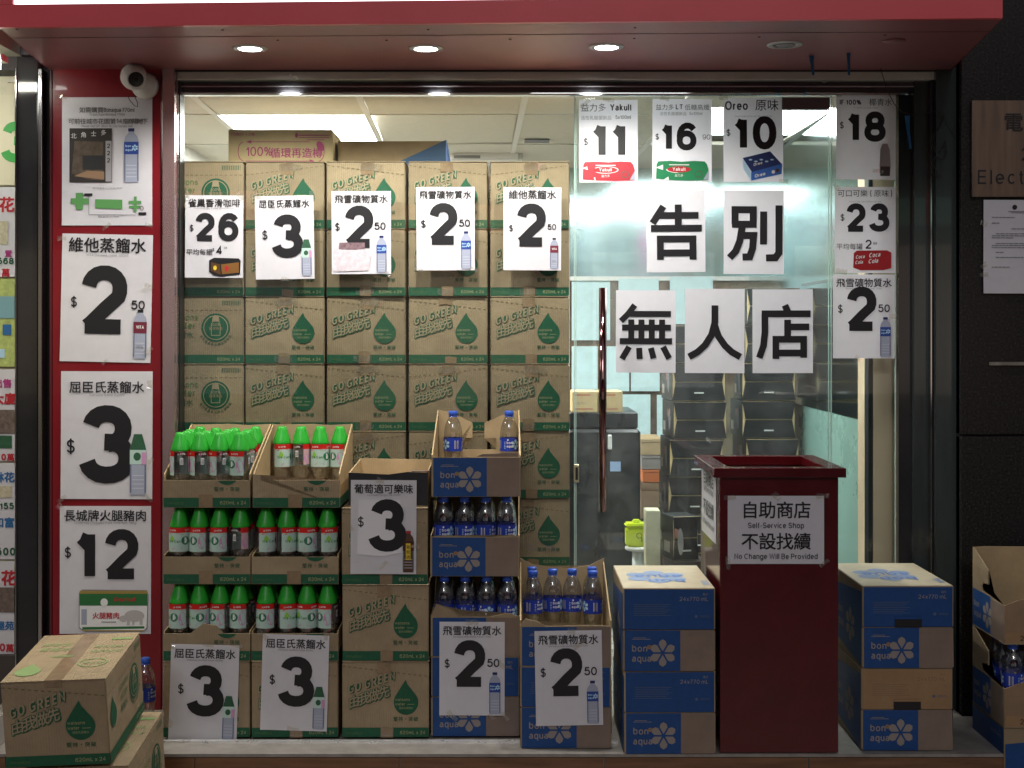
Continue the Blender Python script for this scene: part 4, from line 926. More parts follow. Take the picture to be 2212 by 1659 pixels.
# ---------------- front stack, columns A and B (green), C, D and E (blue)
HG = .2325; YF = 4.08; WG = .264; DG = .355
sx = lambda a, b, Y=YF: PX((a + b) / 2, Y)
z0 = PLAT + .0006 + .0055
XA, XB, XC = sx(353, 540), sx(542, 732), sx(738, 928)
gA = 'green cap water bottles in the open trays'
def full_green(x, y, z, rz, label, pr=None):
    o = place(pr or protoA, (x, y, z), rz, label, 'green-printed cartons in the front display'); return o
for nm, X in (('leftmost', XA), ('second', XB)):
    # the lowest carton: opened at the top, closed front
    sc = full_green(X, YF, z0, R(random.uniform(-1, 1)), f'brown green-banded carton at the foot of the {nm} front column, behind a price sign')
    sc.scale = (.99, 1, HG / H1)
HF = .083
tz = [z0 + HG, z0 + 2 * HG, z0 + 3 * HG]
TL = {0: 'lowest', 1: 'middle', 2: 'top'}
rowsn = ['front', 'second', 'third', 'fourth', 'fifth']
coln = ['leftmost', 'second', 'third', 'rightmost']
for ci_, (cn, X) in enumerate((('left', XA), ('right', XB))):
    for k in range(3):
        hf = HF + (.0 if not (k == 0) else .0); dx = .004 * ci_ if k == 2 else 0
        yy = YF - .005 * (k == 2) + .003 * k
        s0 = [(T + .0004, hf + .004)] if not (k == 2) else [(T + .0004, hf + .018), (.03, hf + .03)]
        if k < 2: s0 = [(T + .0004, hf + .006), (DG * .55, hf + .02)]
        torn = None
        if k == 0 and ci_ == 0: torn = [(.05, hf), (.03, hf + .024), (-.01, hf + .030), (-.035, hf + .012), (-.05, hf)]
        if k == 2 and ci_ == 1: torn = [(-WG / 2 + .024, hf), (-WG / 2 + .024, hf + .016), (-WG / 2, hf + .020)]
        e = tray('g', (X + dx, yy, tz[k] + .0003 * k), f'brown cut-open tray with a green band, {TL[k]} of the {cn} green-bottle column', WG, DG, HG - .002, hf, R(random.uniform(-.6, .6)), side0=s0, torn=torn)
        L0 = (X + dx, yy, tz[k] + .0003 * k + T + .0003)
        pit = .0625
        if k < 2:
            rows = [(0, range(4)), (1, range(4)), (2, range(4))]
        elif ci_ == 0: rows = [(0, (0, 1, 2, 3)), (1, (0, 1, 2, 3)), (2, (0, 2, 3)), (3, (1, 2)), (4, (0, 3))]
        else: rows = [(4, (0, 1, 2, 3))]
        for r_, cs in rows:
            for c in cs:
                lab = f'green cap bottle, {coln[c]} in the {rowsn[r_]} row of the {TL[k]} {cn} tray'
                xx = (c - 1.5) * pit + random.uniform(-.002, .002); yb = .038 + r_ * .0635 + random.uniform(-.001, .001)
                if k == 2 and ci_ == 0: xx = (c - 1.5) * .0605 + .002 + (.005 if r_ % 2 else -.001); yb = .040 + r_ * .064
                if k == 2 and ci_ == 1: yb = .300
                bottle('g', L0, xx, yb, lab, gA, spin=random.choice([-60, 60, -10, 30, 90, -90, 45, 130, 0, -35, 75, 20]) + random.uniform(-14, 14))
# column C
full_green(XC, YF, z0, R(.4), 'brown green-banded carton at the foot of the third front column').scale = (.995, 1, HG / H1)
full_green(XC - .0005, YF, z0 + HG, R(-.5), 'brown green-banded carton, second from the bottom in the third front column', protoA).scale = (.988, 1, HG / H1)
full_green(XC - .003, YF + .003, z0 + 2 * HG, R(.3), 'brown green-banded carton behind the purple-drink price sign, third front column', protoA).scale = (.985, 1, HG / H1)
zc = z0 + 3 * HG
e = empty('open_carton', (XC + .006, YF + .02, zc)); tag(e, 'low open empty carton with a black front on top of the third front column', 'carton')
Wc, Dc, Hc = .242, .30, .105
add_box('base', -Wc / 2, Wc / 2, 0, Dc, 0, T, KRAFT, e)
prism('front_wall', [(-Wc / 2, T), (Wc / 2, T), (Wc / 2, Hc), (.06, Hc + .002), (.0, Hc - .006), (-Wc / 2, Hc)], 0, T, mat('black printed board', (.02, .02, .022), .5, noise=.2), e)
prism('back_wall', [(-Wc / 2, T), (Wc / 2, T), (Wc / 2, Hc + .012), (-Wc / 2, Hc + .016)], Dc - T, Dc, KRAFT_IN, e)
prism('side_wall', [(T, T), (Dc - T, T), (Dc - T, Hc + .012), (T, Hc)], -Wc / 2, -Wc / 2 + T, KRAFT_IN, e, 'YZ'); prism('side_wall', [(T, T), (Dc - T, T), (Dc - T, Hc + .012), (T, Hc)], Wc / 2 - T, Wc / 2, KRAFT_IN, e, 'YZ')
add_box('flap', Wc / 2 - .05, Wc / 2 + .004, .004, .02, Hc + .002, Hc + .005, GB, e)
# column D (blue)
XD = sx(933, 1121, 4.09); YD = 4.09
proto_bon = bon_box(top=False)
def bon(x, y, z, rz, label, pr=None, g='blue-printed water cartons'):
    return place(pr or proto_bon, (x, y, z), rz, label, g)
bon(XD, YD, z0, R(.3), 'blue carton at the foot of the blue column, half hidden by a price sign')
gD = 'blue cap water bottles in the open trays'
HFB = .120
BACK = [(-.135, T), (.135, T), (.135, .243), (.095, .232), (.02, .200), (.02, .150), (.06, .150), (.06, .112), (-.06, .112), (-.06, .150), (-.02, .150), (-.02, .200), (-.095, .236), (-.135, .243)]
for k in range(3):
    zz = z0 + H2 * (k + 1)
    torn = {0: [(.10, HFB + .012), (.05, HFB + .002), (-.05, HFB + .002), (-.07, HFB + .022), (-.12, HFB + .040)], 1: [(.12, HFB + .006), (.05, HFB), (-.11, HFB + .004)], 2: None}[k]
    xo = (0, -.002, .002)[k]
    e = tray('b', (XD + xo, YD + (.0, .004, -.002)[k], zz), f'blue and brown cut-open tray, {TL[k]} of the blue bottle column', W2, D2, H2 - .001, HFB, R((.2, -.4, .3)[k]), back=BACK if k == 2 else None, side0=[(T + .0004, HFB + .006)] if k == 2 else [(T + .0004, HFB + .004), (D2 * .5, HFB + .01)], torn=torn)
    L0 = (XD + xo, YD, zz + T + .0004)
    if k == 2:
        bottle('b', L0, -.084, .320, 'blue cap bottle standing alone at the left of the top blue tray', gD, 30)
        bottle('b', L0, .100, .320, 'blue cap bottle standing alone at the right of the top blue tray', gD, -60)
        prism('torn_flap', [(-.0, .0), (.13, .0), (.13, .012), (.10, .014), (.06, .010), (.02, .009)], 0, .004, GB, e).location = (.0, .012, HFB + .0)
    else:
        for r_ in range(3):
            for c in range(4):
                bottle('b', L0, (c - 1.5) * .0645, .036 + r_ * .066, f'blue cap bottle, {coln[c]} in the {rowsn[r_]} row of the {TL[k]} blue tray', gD, random.choice([30, -45, 90, 0, 15, -30]) + random.uniform(-8, 8))
# column E
YE = 3.99; XE = sx(1124, 1320, YE)
bon(XE, YE, z0 - .005, R(-.3), 'blue carton under the right bottle tray, behind a price sign').scale = (1.0, .95, 1)
zz = z0 - .005 + H2 + .0006
e = tray('b', (XE, YE, zz), 'blue and brown cut-open tray standing low at the right, holding six bottles', W2, .36, H2 + .006, .118, R(-.4), back=[(-.136, T), (.136, T), (.136, .262), (.09, .238), (.03, .228), (-.04, .232), (-.10, .242), (-.136, .262)], side0=[(T + .0004, .135), (.05, .15)], torn=[(.10, .121), (-.06, .118), (-.085, .132), (-.12, .140)])
L0 = (XE, YE, zz + T + .0004)
for x_, y_, lb, sp_ in ((-.094, .23, 'front left', -20), (-.031, .262, 'second from the left', -45), (.031, .262, 'third from the left', -50), (.094, .23, 'front right', 20), (-.096, .30, 'rear left', 60), (.096, .30, 'rear right', 90)):
    bottle('b', L0, x_, y_, f'blue cap bottle, {lb} in the low right tray', gD, sp_)
# stack F beside the donation box
YFf = 3.93; XF = sx(1346, 1545, YFf)
bt = bon_box(top=True); bt.name = 'blue_carton'
bon(XF + .003, YFf + .006, PLAT + .0008, R(.3), 'lower blue carton of the stack left of the dark red collection box').scale = (.99, 1.04, 1.0)
o = place(bt, (XF, YFf, PLAT + .0012 + H2), R(0), 'upper blue carton with pale printed top left of the dark red collection box', 'blue-printed water cartons'); o.scale = (1, 1.04, 1)
# stack G right of the donation box
YG = 3.965; XGc = sx(1863, 2060, YG)
lo = bon_box(top=False, plain=True, hole=True); place(lo, (XGc - .002, YG + .003, PLAT + .0008), R(-.2), 'lower carton with a plain brown upper half right of the collection box', 'blue-printed water cartons').scale = (1, 1.06, 1)
hi = bon_box(top=True, hole=True); place(hi, (XGc, YG, PLAT + .0012 + H2), R(0), 'upper blue carton with a hand hole right of the collection box', 'blue-printed water cartons').scale = (1, 1.06, 1)
# stack H at the right edge of the picture, turned lengthwise
XH, YH = 1.442, 3.93
for k in range(3):
    z = .001 + k * (H2 + .0005)
    if k == 0:
        b0 = bon_box(top=False); e = place(b0, (XH, YH + W2 / 2, z), 0, 'lowest blue carton of the stack by the granite wall at the right', 'blue-printed water cartons'); e.rotation_euler = (0, 0, R(-90)); e.location = (XH, YH + W2 / 2 + .005, z); continue
    e = empty('display_tray', (XH, YH, z)); tag(e, ('upper empty' if k == 2 else 'lower bottle-filled') + ' cut-open tray of the stack by the granite wall at the right', 'display tray', 'cut-open cartons used as display trays in front of the window')
    L_, W_, hf = D2, W2, .125; Ht = H2 - .001
    add_box('base', 0, L_, 0, W_, 0, T, KRAFT, e)
    prism('front_wall', [(.0, T), (L_, T), (L_, hf), (.10, hf + .012), (.04, hf + .004), (.0, hf - .012)], 0, T, KRAFT_DK, e)
    prism('back_wall', [(0, T), (L_, T), (L_, Ht), (.05, Ht + .002), (0, Ht)], W_ - T, W_, KRAFT_IN, e)
    prism('side_wall', [(T + .0004, T), (W_ - T - .0004, T), (W_ - T - .0004, Ht), (W_ * .5, Ht - .05), (W_ * .5, hf + .025), (W_ * .68, hf + .022), (W_ * .66, hf), (T + .0004, hf - .012)], 0, T, KRAFT, e, 'YZ')
    prism('side_wall', [(T + .0004, T), (W_ - T - .0004, T), (W_ - T - .0004, Ht), (T + .0004, hf)], L_ - T, L_, KRAFT, e, 'YZ')
    q = Print(); q.rect(-W_ + .003, .004, -W_ * .42, hf - .008, BLUE, 0); q.rect(-W_ * .42 + .0005, .004, -.004, hf - .014, GB, 0); petals(q, -W_ * .52, hf * .45, hf * .33, TANINK, 1); q.text('bon', -W_ * .93, hf * .52, hf * .16, TANINK, .15, 2); q.text('aqua', -W_ * .93, hf * .28, hf * .16, TANINK, .15, 2)
    q.build('side_print', e, loc=(0, 0, 0), rot=(0, 0, R(-90)))
    q = Print(); q.rect(.004, .004, L_ - .004, .035, GB2, 0); q.text('24x770 mL', .045, .010, .016, BLACK, .14, 1); q.build('print', e)
    if k == 1:
        for r_ in range(3):
            for c in range(4):
                bottle('b', (XH, YH, z + T + .0004), .038 + c * .065, .04 + r_ * .066, f'blue cap bottle, {coln[c]} in the {rowsn[r_]} row of the tray by the granite wall', gD, -20 + 30 * c)

# left foreground cartons, tilted towards the street
e = empty('water_carton', (0, 0, 0)); fl = e
link('body', crumple_body(W1, D1, H1 - .004, KRAFT), e)
add_box('flap', -W1 / 2, W1 / 2, .0005, D1 / 2 * 0 + D1, H1 - .0036, H1 - .0010, BEIGE if False else KRAFT, e, .0008)
green_front(W1, H1 - .004).build('print', e)
green_side(D1, H1 - .004).build('side_print', e, loc=(W1 / 2 + .0002, D1 / 2, 0), rot=(0, 0, R(90)))
green_side(D1, H1 - .004).build('side_print', e, loc=(-W1 / 2 - .0002, D1 / 2, 0), rot=(0, 0, R(-90)))
add_box('tape', -.022, .022, -.0006, D1 + .0006, H1 - .0008, H1 - .0002, TAPEM, e)
add_box('tape', -.022, .022, -.0010, -.0004, H1 - .02, H1 - .001, TAPEM, e)
p = Print(.0002); GI = mat('green ink on top', (.24, .36, .14), .6)
drop(p, -.085, .035, .09, GI, 1); p.text('watsons', -.060, .17, .020, GI, .14, 1, sx=.6); p.cjk('蒸餾水', -.108, .22, .030, GI, 1); p.cjk('屈臣氏', -.108, .26, .026, GI, 1)
p.ribbon(expand([A(.068, .12, .036, .030, 0, 360)]), .004, GI, 1); p.cjk('再生膠', .042, .11, .018, GI, 2); p.cjk('瓶身全以', .036, .20, .022, GI, 1); p.cjk('再生物料', .036, .235, .022, GI, 1); p.rect(.07, .30, .125, .315, GI, 1)
o = p.build('top_print', e); o.rotation_euler = (R(-90), 0, 0); o.location = (0, 0, H1)
# local frame of the upper foreground carton: front top edge at distance 3.40
th = R(6.0)
def tilt_place(o, cx, Yf, ztop, yaw, roll):
    rot = Matrix.Rotation(yaw, 4, 'Z') @ Matrix.Rotation(th, 4, 'X') @ Matrix.Rotation(roll, 4, 'Y')
    M = Matrix.Translation((cx, Yf, ztop)) @ rot @ Matrix.Translation((0, 0, -H1)); o.matrix_world = M
tilt_place(fl, PX(114, 3.40), 3.40, PZ(1469, 3.40), R(2.0), R(-1.8)); used.add(fl.name)
tag(fl, 'brown green-banded carton tilted towards the street at the lower left, taped top', 'carton', 'foreground cartons at the lower left')
bpy.context.view_layer.update()
f2 = copy_tree(fl); tag(f2, 'brown carton under the tilted one at the lower left, mostly hidden', 'carton', 'foreground cartons at the lower left')
tilt_place(f2, PX(134, 3.425) + .030, 3.445, PZ(1469, 3.40) - H1 - .008, R(1), R(-1.8))
pl = tag(add_box('low_plinth', -1.45, -.95, 3.46, 3.80, .0, .035, mat('dark shelf', (0, 0, 0))), 'low dark board under the lower left cartons', 'board')
bottle('b', (PX(314, 4.12), 4.12, PLAT + .0006), 0, 0, 'blue cap bottle standing alone on the step behind the lower left carton', None, 0)

# ================================================================== DONATION BOX
Yd = 3.945; sd_ = F / Yd
db = empty('collection_box', (PX(1683, Yd), Yd, PLAT)); tag(db, 'tall dark red lacquered collection box with an open framed top in front of the door', 'collection box')
hw = (1811 - 1555) / 2 / sd_; ht = PZ(1031, Yd) - PLAT; dd = .40
add_box('front_panel', -hw, hw, 0, .012, .001, ht, LACQ, db, .0015)
add_box('side_panel', -hw, -hw + .012, .0125, dd, .001, ht, LACQ, db, .001); add_box('side_panel', hw - .012, hw, .0125, dd, .001, ht, LACQ, db, .001)
add_box('back_panel', -hw + .0125, hw - .0125, dd - .012, dd, .001, ht, LACQ, db)
add_box('inner_floor', -hw + .0125, hw - .0125, .0125, dd - .0125, ht - .03, ht - .02, mat('inner red', (.12, .01, .012), .3), db)
rh = .028; rw_ = (1823 - 1538) / 2 / sd_; fw_ = .05; y0_, y1_ = -.016, dd + .016
add_box('rim', -rw_, rw_, y0_, y0_ + fw_, ht + .0005, ht + rh, LACQ, db, .0015); add_box('rim', -rw_, rw_, y1_ - fw_, y1_, ht + .0005, ht + rh, LACQ, db, .0015)
add_box('rim', -rw_, -rw_ + fw_, y0_ + fw_ + .0005, y1_ - fw_ - .0005, ht + .0005, ht + rh, LACQ, db, .0015); add_box('rim', rw_ - fw_, rw_, y0_ + fw_ + .0005, y1_ - fw_ - .0005, ht + .0005, ht + rh, LACQ, db, .0015)
def sheet(name, x0, y0, x1, y1, Y, label, cat, draw, rot=0, group=None, tapes=((.5, 1),), m=None, yawtilt=(0, 0, 0)):
    """a paper at picture extents, at distance Y; draw(p, H) prints in units of its width"""
    w_ = (x1 - x0) / F * Y; h_ = (y1 - y0) / F * Y
    yaw = R(random.uniform(-1.3, 1.3)) if w_ < .25 else 0
    e = empty(name, P((x0 + x1) / 2, y1, Y) - Vector((0, abs(yaw) * w_ / 2, 0)), (yawtilt[0], R(rot), yawtilt[2] + yaw)); tag(e, label, cat, group)
    c1, c2, ph = random.uniform(-1, 1), random.uniform(-1, 1), random.uniform(0, 6)
    def bend(x_, z_):
        u, v = x_ / w_, z_ / h_
        return -.0004 * (1 + c1 * math.sin(3.1 * v + ph) + c2 * math.sin(4 * u + 2 * v + ph)) - .006 * max(0, -u - .36) * (1 if c1 > 0 else .4) * max(0, .35 - v) * 8
    nx, ny = 10, 14; pts_ = [(w_ * (i / nx - .5), bend(w_ * (i / nx - .5), h_ * j / ny), h_ * j / ny) for j in range(ny + 1) for i in range(nx + 1)]
    link('paper', mesh_from('paper', pts_, [(j * (nx + 1) + i, j * (nx + 1) + i + 1, (j + 1) * (nx + 1) + i + 1, (j + 1) * (nx + 1) + i) for j in range(ny) for i in range(nx)], [m or PAPER], smooth=True), e)
    p = Print(.0016); H = h_ / w_
    old = p.put
    def put(pts, faces, mm, lay):
        X = p.X; p.X = None
        q = [X(a) if X else a for a in pts]; old([((a - .5) * w_, b * w_) for a, b in q], faces, mm, lay); p.X = X
    p.put = put
    draw(p, H)
    if p.f:
        p.v = [(a, b + bend(a, c), c) for a, b, c in p.v]; p.build('print', e)
    for u, v in tapes: tape_bit(e, (u - .5) * w_, v * h_, random.uniform(.022, .04), random.uniform(.010, .016), R(random.choice([0, 90, 45, -40, 10])), y=-.006)
    return e
def d_box(p, H):
    p.cjk('自助商店', .5, H - .235, .185, BLACK, 1, 'c', gap=.98, off=.010); p.text('Self-Service Shop', .5, H - .335, .058, BLACK, .13, 1, 'c', sx=.92)
    p.cjk('不設找續', .5, H - .560, .185, BLACK, 1, 'c', gap=.98, off=.010); p.text('No Change Will Be Provided', .5, H - .655, .056, BLACK, .13, 1, 'c', sx=.92)
sheet('notice', 1572, 1071, 1780, 1218, Yd - .002, 'white self-service notice taped on the front of the dark red collection box', 'notice', d_box, 0, tapes=((.02, .98), (.5, 1.0), (.98, 1.0), (.0, .02), (1.0, .02)))
e = sheet('notice', 0, 0, 10, 10, 4.0, 'white self-service notice on the left side of the dark red collection box', 'notice', lambda p, H: None, tapes=())
for c in list(e.children): bpy.data.objects.remove(c)
add_box('paper', -.15, .15, -.0006, 0, 0, .225, PAPER, e); p = Print(.001)
p.cjk('自助商店', 0, .155, .055, BLACK, 1, 'c', off=.008); p.text('Self-Service Shop', 0, .135, .018, BLACK, .13, 1, 'c'); p.cjk('不設找續', 0, .060, .055, BLACK, 1, 'c', off=.008); p.text('No Change Will Be Provided', 0, .03, .016, BLACK, .13, 1, 'c', sx=.85); p.build('print', e)
e.rotation_euler = (0, 0, R(-90)); e.location = (PX(1683, Yd) - hw - .0012, Yd + .215, PZ(1180, Yd) - .005)

# ================================================================== PRICE SIGNS
def price(title, sub, num, nb, dol, cents=None, bot=None, tv=None, ts=.15, extra=None, tr=.215):
    def f(p, H):
        v = tv if tv is not None else H - .205
        if title: p.cjk(title, .5, v, ts, BLACK, 1, 'c', off=.012)
        if sub: p.text(sub, .5, v - .035 * ts / .15, .028, GREYINK, .10, 1, 'c')
        x_, v_, h_ = nb; p.text(num, x_, v_, h_, BLACK, tr, 1, sp=.11 if '1' not in num else .17)
        p.text('$', dol[0], dol[1], dol[2], BLACK, .13, 1)
        if cents: p.text(cents[0], cents[1], cents[2], cents[3], BLACK, cents[4] if len(cents) > 4 else .16, 1, sp=.1)
        if bot: pt_bottle(p, *bot)
        if extra: extra(p, H)
    return f
MW = '飛雪礦物質水'; WS = '屈臣氏蒸餾水'; VT = '維他蒸餾水'
SB = 'Bonaqua Mineralized Water 770ml'; SW = 'Watsons Distilled Water 620ml'; SV = 'VITA Distilled Water 700ml'
W250 = price(MW, SB, '2', (.21, .44, .715), (.08, .73, .13), ('50', .73, .745, .125), (.85, .025, .64, 'blue'))
S3 = price(WS, SW, '3', (.26, .36, .755), (.12, .69, .14), None, (.87, .03, .64, 'green'))
YS = Yg - .002
gS = 'white price posters taped on the shop window and pillar'
def pk_coffee(p, H):
    p.cjk('平均每罐', .02, .385, .115, BLACK, 1, off=.006); p.text('$', .475, .46, .05, BLACK, .14, 1); p.text('4', .54, .40, .15, BLACK, .2, 1); p.text('38', .67, .50, .035, BLACK, .14, 1)
    br = mat('brown pack', (.10, .045, .015), .4); p.poly([(.42, .10), (.42, .30), (.50, .345), (.93, .335), (.96, .29), (.95, .06), (.62, .02), (.5, .04)], BLACK, 1)
    p.poly([(.45, .12), (.45, .27), (.60, .23), (.62, .05)], br, 2); p.poly([(.64, .06), (.62, .23), (.93, .27), (.93, .09)], mat('gold brown pack', (.22, .10, .025), .4), 2); p.ell(.52, .17, .03, .04, YEL, 3); p.ell(.72, .16, .035, .05, RED, 3); p.ell(.68, .30, .14, .022, BLACK, 3)
sheet('price_sign', 400, 422, 525, 600, YS, 'window price sign for 26 dollar canned coffee, leftmost in the window', 'price sign', price('雀巢香滑咖啡', 'Nescafe Rogger Coffee 250ml x 6 cans', '26', (.17, .63, .49), (.08, .80, .11), None, None, extra=pk_coffee), .3, gS, ((.95, 1), (.05, 1.0)))
sheet('price_sign', 553, 423, 680, 603, YS, 'window price sign reading 3 dollars, with a printed green cap bottle, second from left', 'price sign', price(WS, SW, '3', (.29, .36, .74), (.12, .68, .15), None, (.87, .05, .62, 'green'), ts=.145), -.9, gS, ((.02, 1), (.98, .99), (.5, .0)))
def patch(p, H): p.poly([(.02, .04), (.03, .42), (.30, .44), (.55, .41), (.66, .30), (.62, .06)], mat('scuffed paper', (.62, .55, .60), .35, noise=.2, nscale=60), 0); p.poly([(.12, .42), (.13, .53), (.56, .53), (.56, .43), (.4, .41)], mat('dark smudge', (.20, .13, .15), .4, noise=.5, nscale=90), 4)
sheet('price_sign', 717, 413, 845, 592, YS, 'window price sign reading 2.50 with a pinkish scuffed patch over the digit', 'price sign', price(MW, SB, '2', (.21, .44, .715), (.06, .73, .13), ('50', .72, .745, .125), (.84, .025, .62, 'blue'), extra=patch), -.2, gS, ((.1, 1), (.95, .0), (.4, .98)))
sheet('price_sign', 900, 404, 1026, 584, YS, 'clean window price sign reading 2.50, fourth from the left above the cartons', 'price sign', W250, -.3, gS, ((.5, 1), (.03, .01), (.98, .01)))
sheet('price_sign', 1087, 405, 1212, 584, YS, 'window price sign reading 2.50 with a dark red labelled bottle, fifth from left', 'price sign', price(VT, SV, '2', (.22, .41, .745), (.10, .67, .11), ('50', .76, .70, .10), (.88, .03, .53, 'black'), ts=.165), .2, gS, ((.5, 1),))
def pack(col, txt='Yakult', tc=RED):
    def f(p, H):
        p.poly([(.06, .05), (.07, .30), (.10, .345), (.3, .355), (.5, .34), (.7, .355), (.88, .345), (.92, .30), (.95, .2), (.94, .03), (.6, .02), (.3, .03)], col, 1)
        p.poly([(.06, .24), (.18, .29), (.18, .2)], WHITE, 2); p.rect(.28, .28, .62, .295, WHITE, 2); p.ell(.45, .21, .22, .062, WHITE, 2); p.ell(.45, .21, .20, .052, RED if tc != RED else mat('pack red', (.5, .02, .03), .4), 3)
        p.text(txt, .45, .185, .058, WHITE, .17, 4, 'c'); p.ell(.78, .13, .07, .06, mat('pack dark', (.10, .10, .08), .4), 2); p.ell(.78, .13, .055, .045, col, 3); p.cjk('益力多', .45, .085, .05, WHITE, 2, 'c'); p.poly([(.86, .04), (.95, .2), (.95, .04)], PALE, 3); p.poly([(.18, .03), (.27, .09), (.28, .03)], WHITE, 2)
    return f
sheet('price_sign', 1251, 216, 1378, 394, YS, 'window price sign for 11 dollars with a red multipack picture', 'price sign', price(None, None, '11', (.22, .43, .585), (.08, .63, .12), extra=lambda p, H: (p.cjk('益力多', .03, H - .20, .145, BLACK, 1, off=.004), p.text('Yakult', .53, H - .185, .115, BLACK, .18, 1, sx=.84), p.cjk('活性乳酸菌飲品', .03, H - .34, .075, GREYINK, 1), p.text('5x100ml', .62, H - .325, .06, BLACK, .13, 1, sx=.85), pack(mat('pack pink red', (.42, .035, .05), .4))(p, H))), -.2, gS, ((.1, .95), (.5, 1.0)))
sheet('price_sign', 1409, 214, 1537, 393, YS, 'window price sign for 16.90 dollars with a green multipack picture', 'price sign', price(None, None, '16', (.14, .53, .47), (.05, .71, .10), ('90', .845, .715, .085, .10), extra=lambda p, H: (p.cjk('益力多', .05, H - .19, .105, BLACK, 1, off=.004), p.text('LT', .39, H - .175, .085, BLACK, .18, 1), p.cjk('低糖高纖', .54, H - .19, .105, BLACK, 1), p.cjk('活性乳酸菌飲品', .12, H - .28, .065, GREYINK, 1), p.text('5x100ml', .62, H - .27, .05, GREYINK, .13, 1, sx=.85), pack(mat('pack green', (.02, .22, .09), .4), tc=WHITE)(p, H))), .2, gS, ((.2, 1.0),))
def biscuit(p, H):
    p.poly([(.32, .40), (.78, .51), (.98, .29), (.48, .15)], mat('biscuit blue dark', (.02, .04, .16), .4), 1); p.poly([(.46, .16), (.98, .30), (.97, .13), (.46, .02)], mat('biscuit blue', (.04, .14, .48), .4), 2); p.poly([(.32, .40), (.46, .15), (.46, .02), (.33, .22)], LBLUE, 2)
    p.X = lambda q: (q[0], q[1] + (q[0] - .5) * .26); p.text('Oreo', .52, .06, .06, WHITE, .2, 3); p.text('Oreo', .50, .26, .05, WHITE, .2, 3); p.X = None
    p.ell(.83, .165, .028, .03, WHITE, 3); p.ell(.9, .19, .03, .03, BROWNINK, 3); 
    for k in range(5): p.ell(.45 + k * .09, .37 - (k % 2) * .03, .03, .014, LBLUE, 3)
sheet('price_sign', 1563, 212, 1692, 393, YS, 'window price sign for 10 dollars with a blue biscuit box picture', 'price sign', price(None, 'Oreo Original Flavour 12pcs x 28.5g', '10', (.17, .54, .56), (.05, .77, .11), tv=1.12, extra=lambda p, H: (p.text('Oreo', .03, H - .20, .15, BLACK, .17, 1, sx=.86), p.cjk('原味', .53, H - .215, .20, BLACK, 1, off=.006), biscuit(p, H))), -.3, gS, ((.0, 1.0), (1, 0)))
def coco(p, H): p.poly([(.74, .06), (.90, .06), (.92, .22), (.90, .50), (.86, .60), (.78, .60), (.74, .50), (.73, .22)], mat('translucent bottle print', (.40, .36, .36), .4), 1); p.rect(.745, .06, .905, .22, mat('dark bottle foot', (.06, .04, .04), .4), 2)
sheet('price_sign', 1805, 207, 1934, 388, YS, 'window price sign for 18 dollars above the cola sign, right of the door', 'price sign', price(None, 'IF 100% Coconut Water', '18', (.18, .63, .51), (.06, .85, .11), tv=1.22, extra=lambda p, H: (p.text('IF 100%', .06, H - .155, .085, BLACK, .19, 1, sx=.90), p.cjk('椰青水', .55, H - .17, .13, BLACK, 1, off=.004), coco(p, H))), .2, gS, ((.02, 1.0), (.7, .1)))
def cola(p, H):
    p.cjk('平均每罐', .02, .385, .11, BLACK, 1, off=.004); p.text('2', .50, .40, .15, BLACK, .16, 1); p.text('88', .63, .47, .04, BLACK, .14, 1)
    rd = mat('cola red', (.38, .015, .02), .35); p.poly([(.30, .09), (.31, .33), (.36, .37), (.86, .375), (.93, .34), (.93, .08), (.80, .05), (.42, .045)], rd, 1)
    p.X = lambda q: (q[0] + (q[1] - .2) * .2, q[1] + (q[0] - .5) * .1); p.text('Coca', .33, .25, .06, WHITE, .17, 2, sx=.8); p.text('Coca', .55, .25, .075, WHITE, .17, 2, sx=.8); p.text('Cola', .56, .15, .075, WHITE, .17, 2, sx=.8); p.text('Cola', .34, .16, .06, WHITE, .17, 2, sx=.8); p.X = None
sheet('price_sign', 1803, 404, 1934, 590, YS, 'window price sign for 23 dollars with a red can multipack picture', 'price sign', price(None, 'Coca-Cola (Can) 330ml x 8 cans'.replace('(', '').replace(')', '').replace('8 cans', '8 cans'), '23', (.18, .68, .47), (.09, .86, .11), tv=1.20, extra=lambda p, H: (p.cjk('可口可樂', .04, H - .165, .125, BLACK, 1, off=.004), p.text('(', .58, H - .15, .10, BLACK, .12, 1), p.cjk('原味', .64, H - .165, .125, BLACK, 1), p.text(')', .92, H - .15, .10, BLACK, .12, 1), cola(p, H))), 0, gS, ((.02, 1.0), (.1, .02)))
sheet('price_sign', 1798, 593, 1932, 774, YS, 'window price sign reading 2.50, lowest of the three right of the door', 'price sign', W250, .2, gS, ((.4, .0), (.98, .5)))
gB = 'single white sheets with one large character on the door'
for ch, bx in (('告', (1397, 410, 1524, 588)), ('別', (1563, 411, 1693, 592)), ('無', (1330, 627, 1459, 805)), ('人', (1479, 624, 1608, 806)), ('店', (1625, 625, 1756, 806))):
    def dr(p, H, ch=ch):
        hh = .93 if ch not in '無' else .98; x_ = {'告': .075, '別': .06, '無': .055, '人': .05, '店': .075}[ch]; h_ = {'告': .93, '別': .93, '無': .93, '人': .90, '店': .885}[ch]
        p.big(ch, x_, {'告': .22, '別': .24, '無': .22, '人': .235, '店': .235}[ch], h_, BLACK, .126 if ch != '無' else .108)
    sheet('door_sheet', *bx, YS, 'white sheet with one large black character, ' + {'告': 'upper left of the five on the door', '別': 'upper right of the five on the door', '無': 'lower left of the five on the door', '人': 'lower middle of the five on the door', '店': 'lower right of the five on the door'}[ch], 'paper sign', dr, random.uniform(-.5, .5), gB, ())
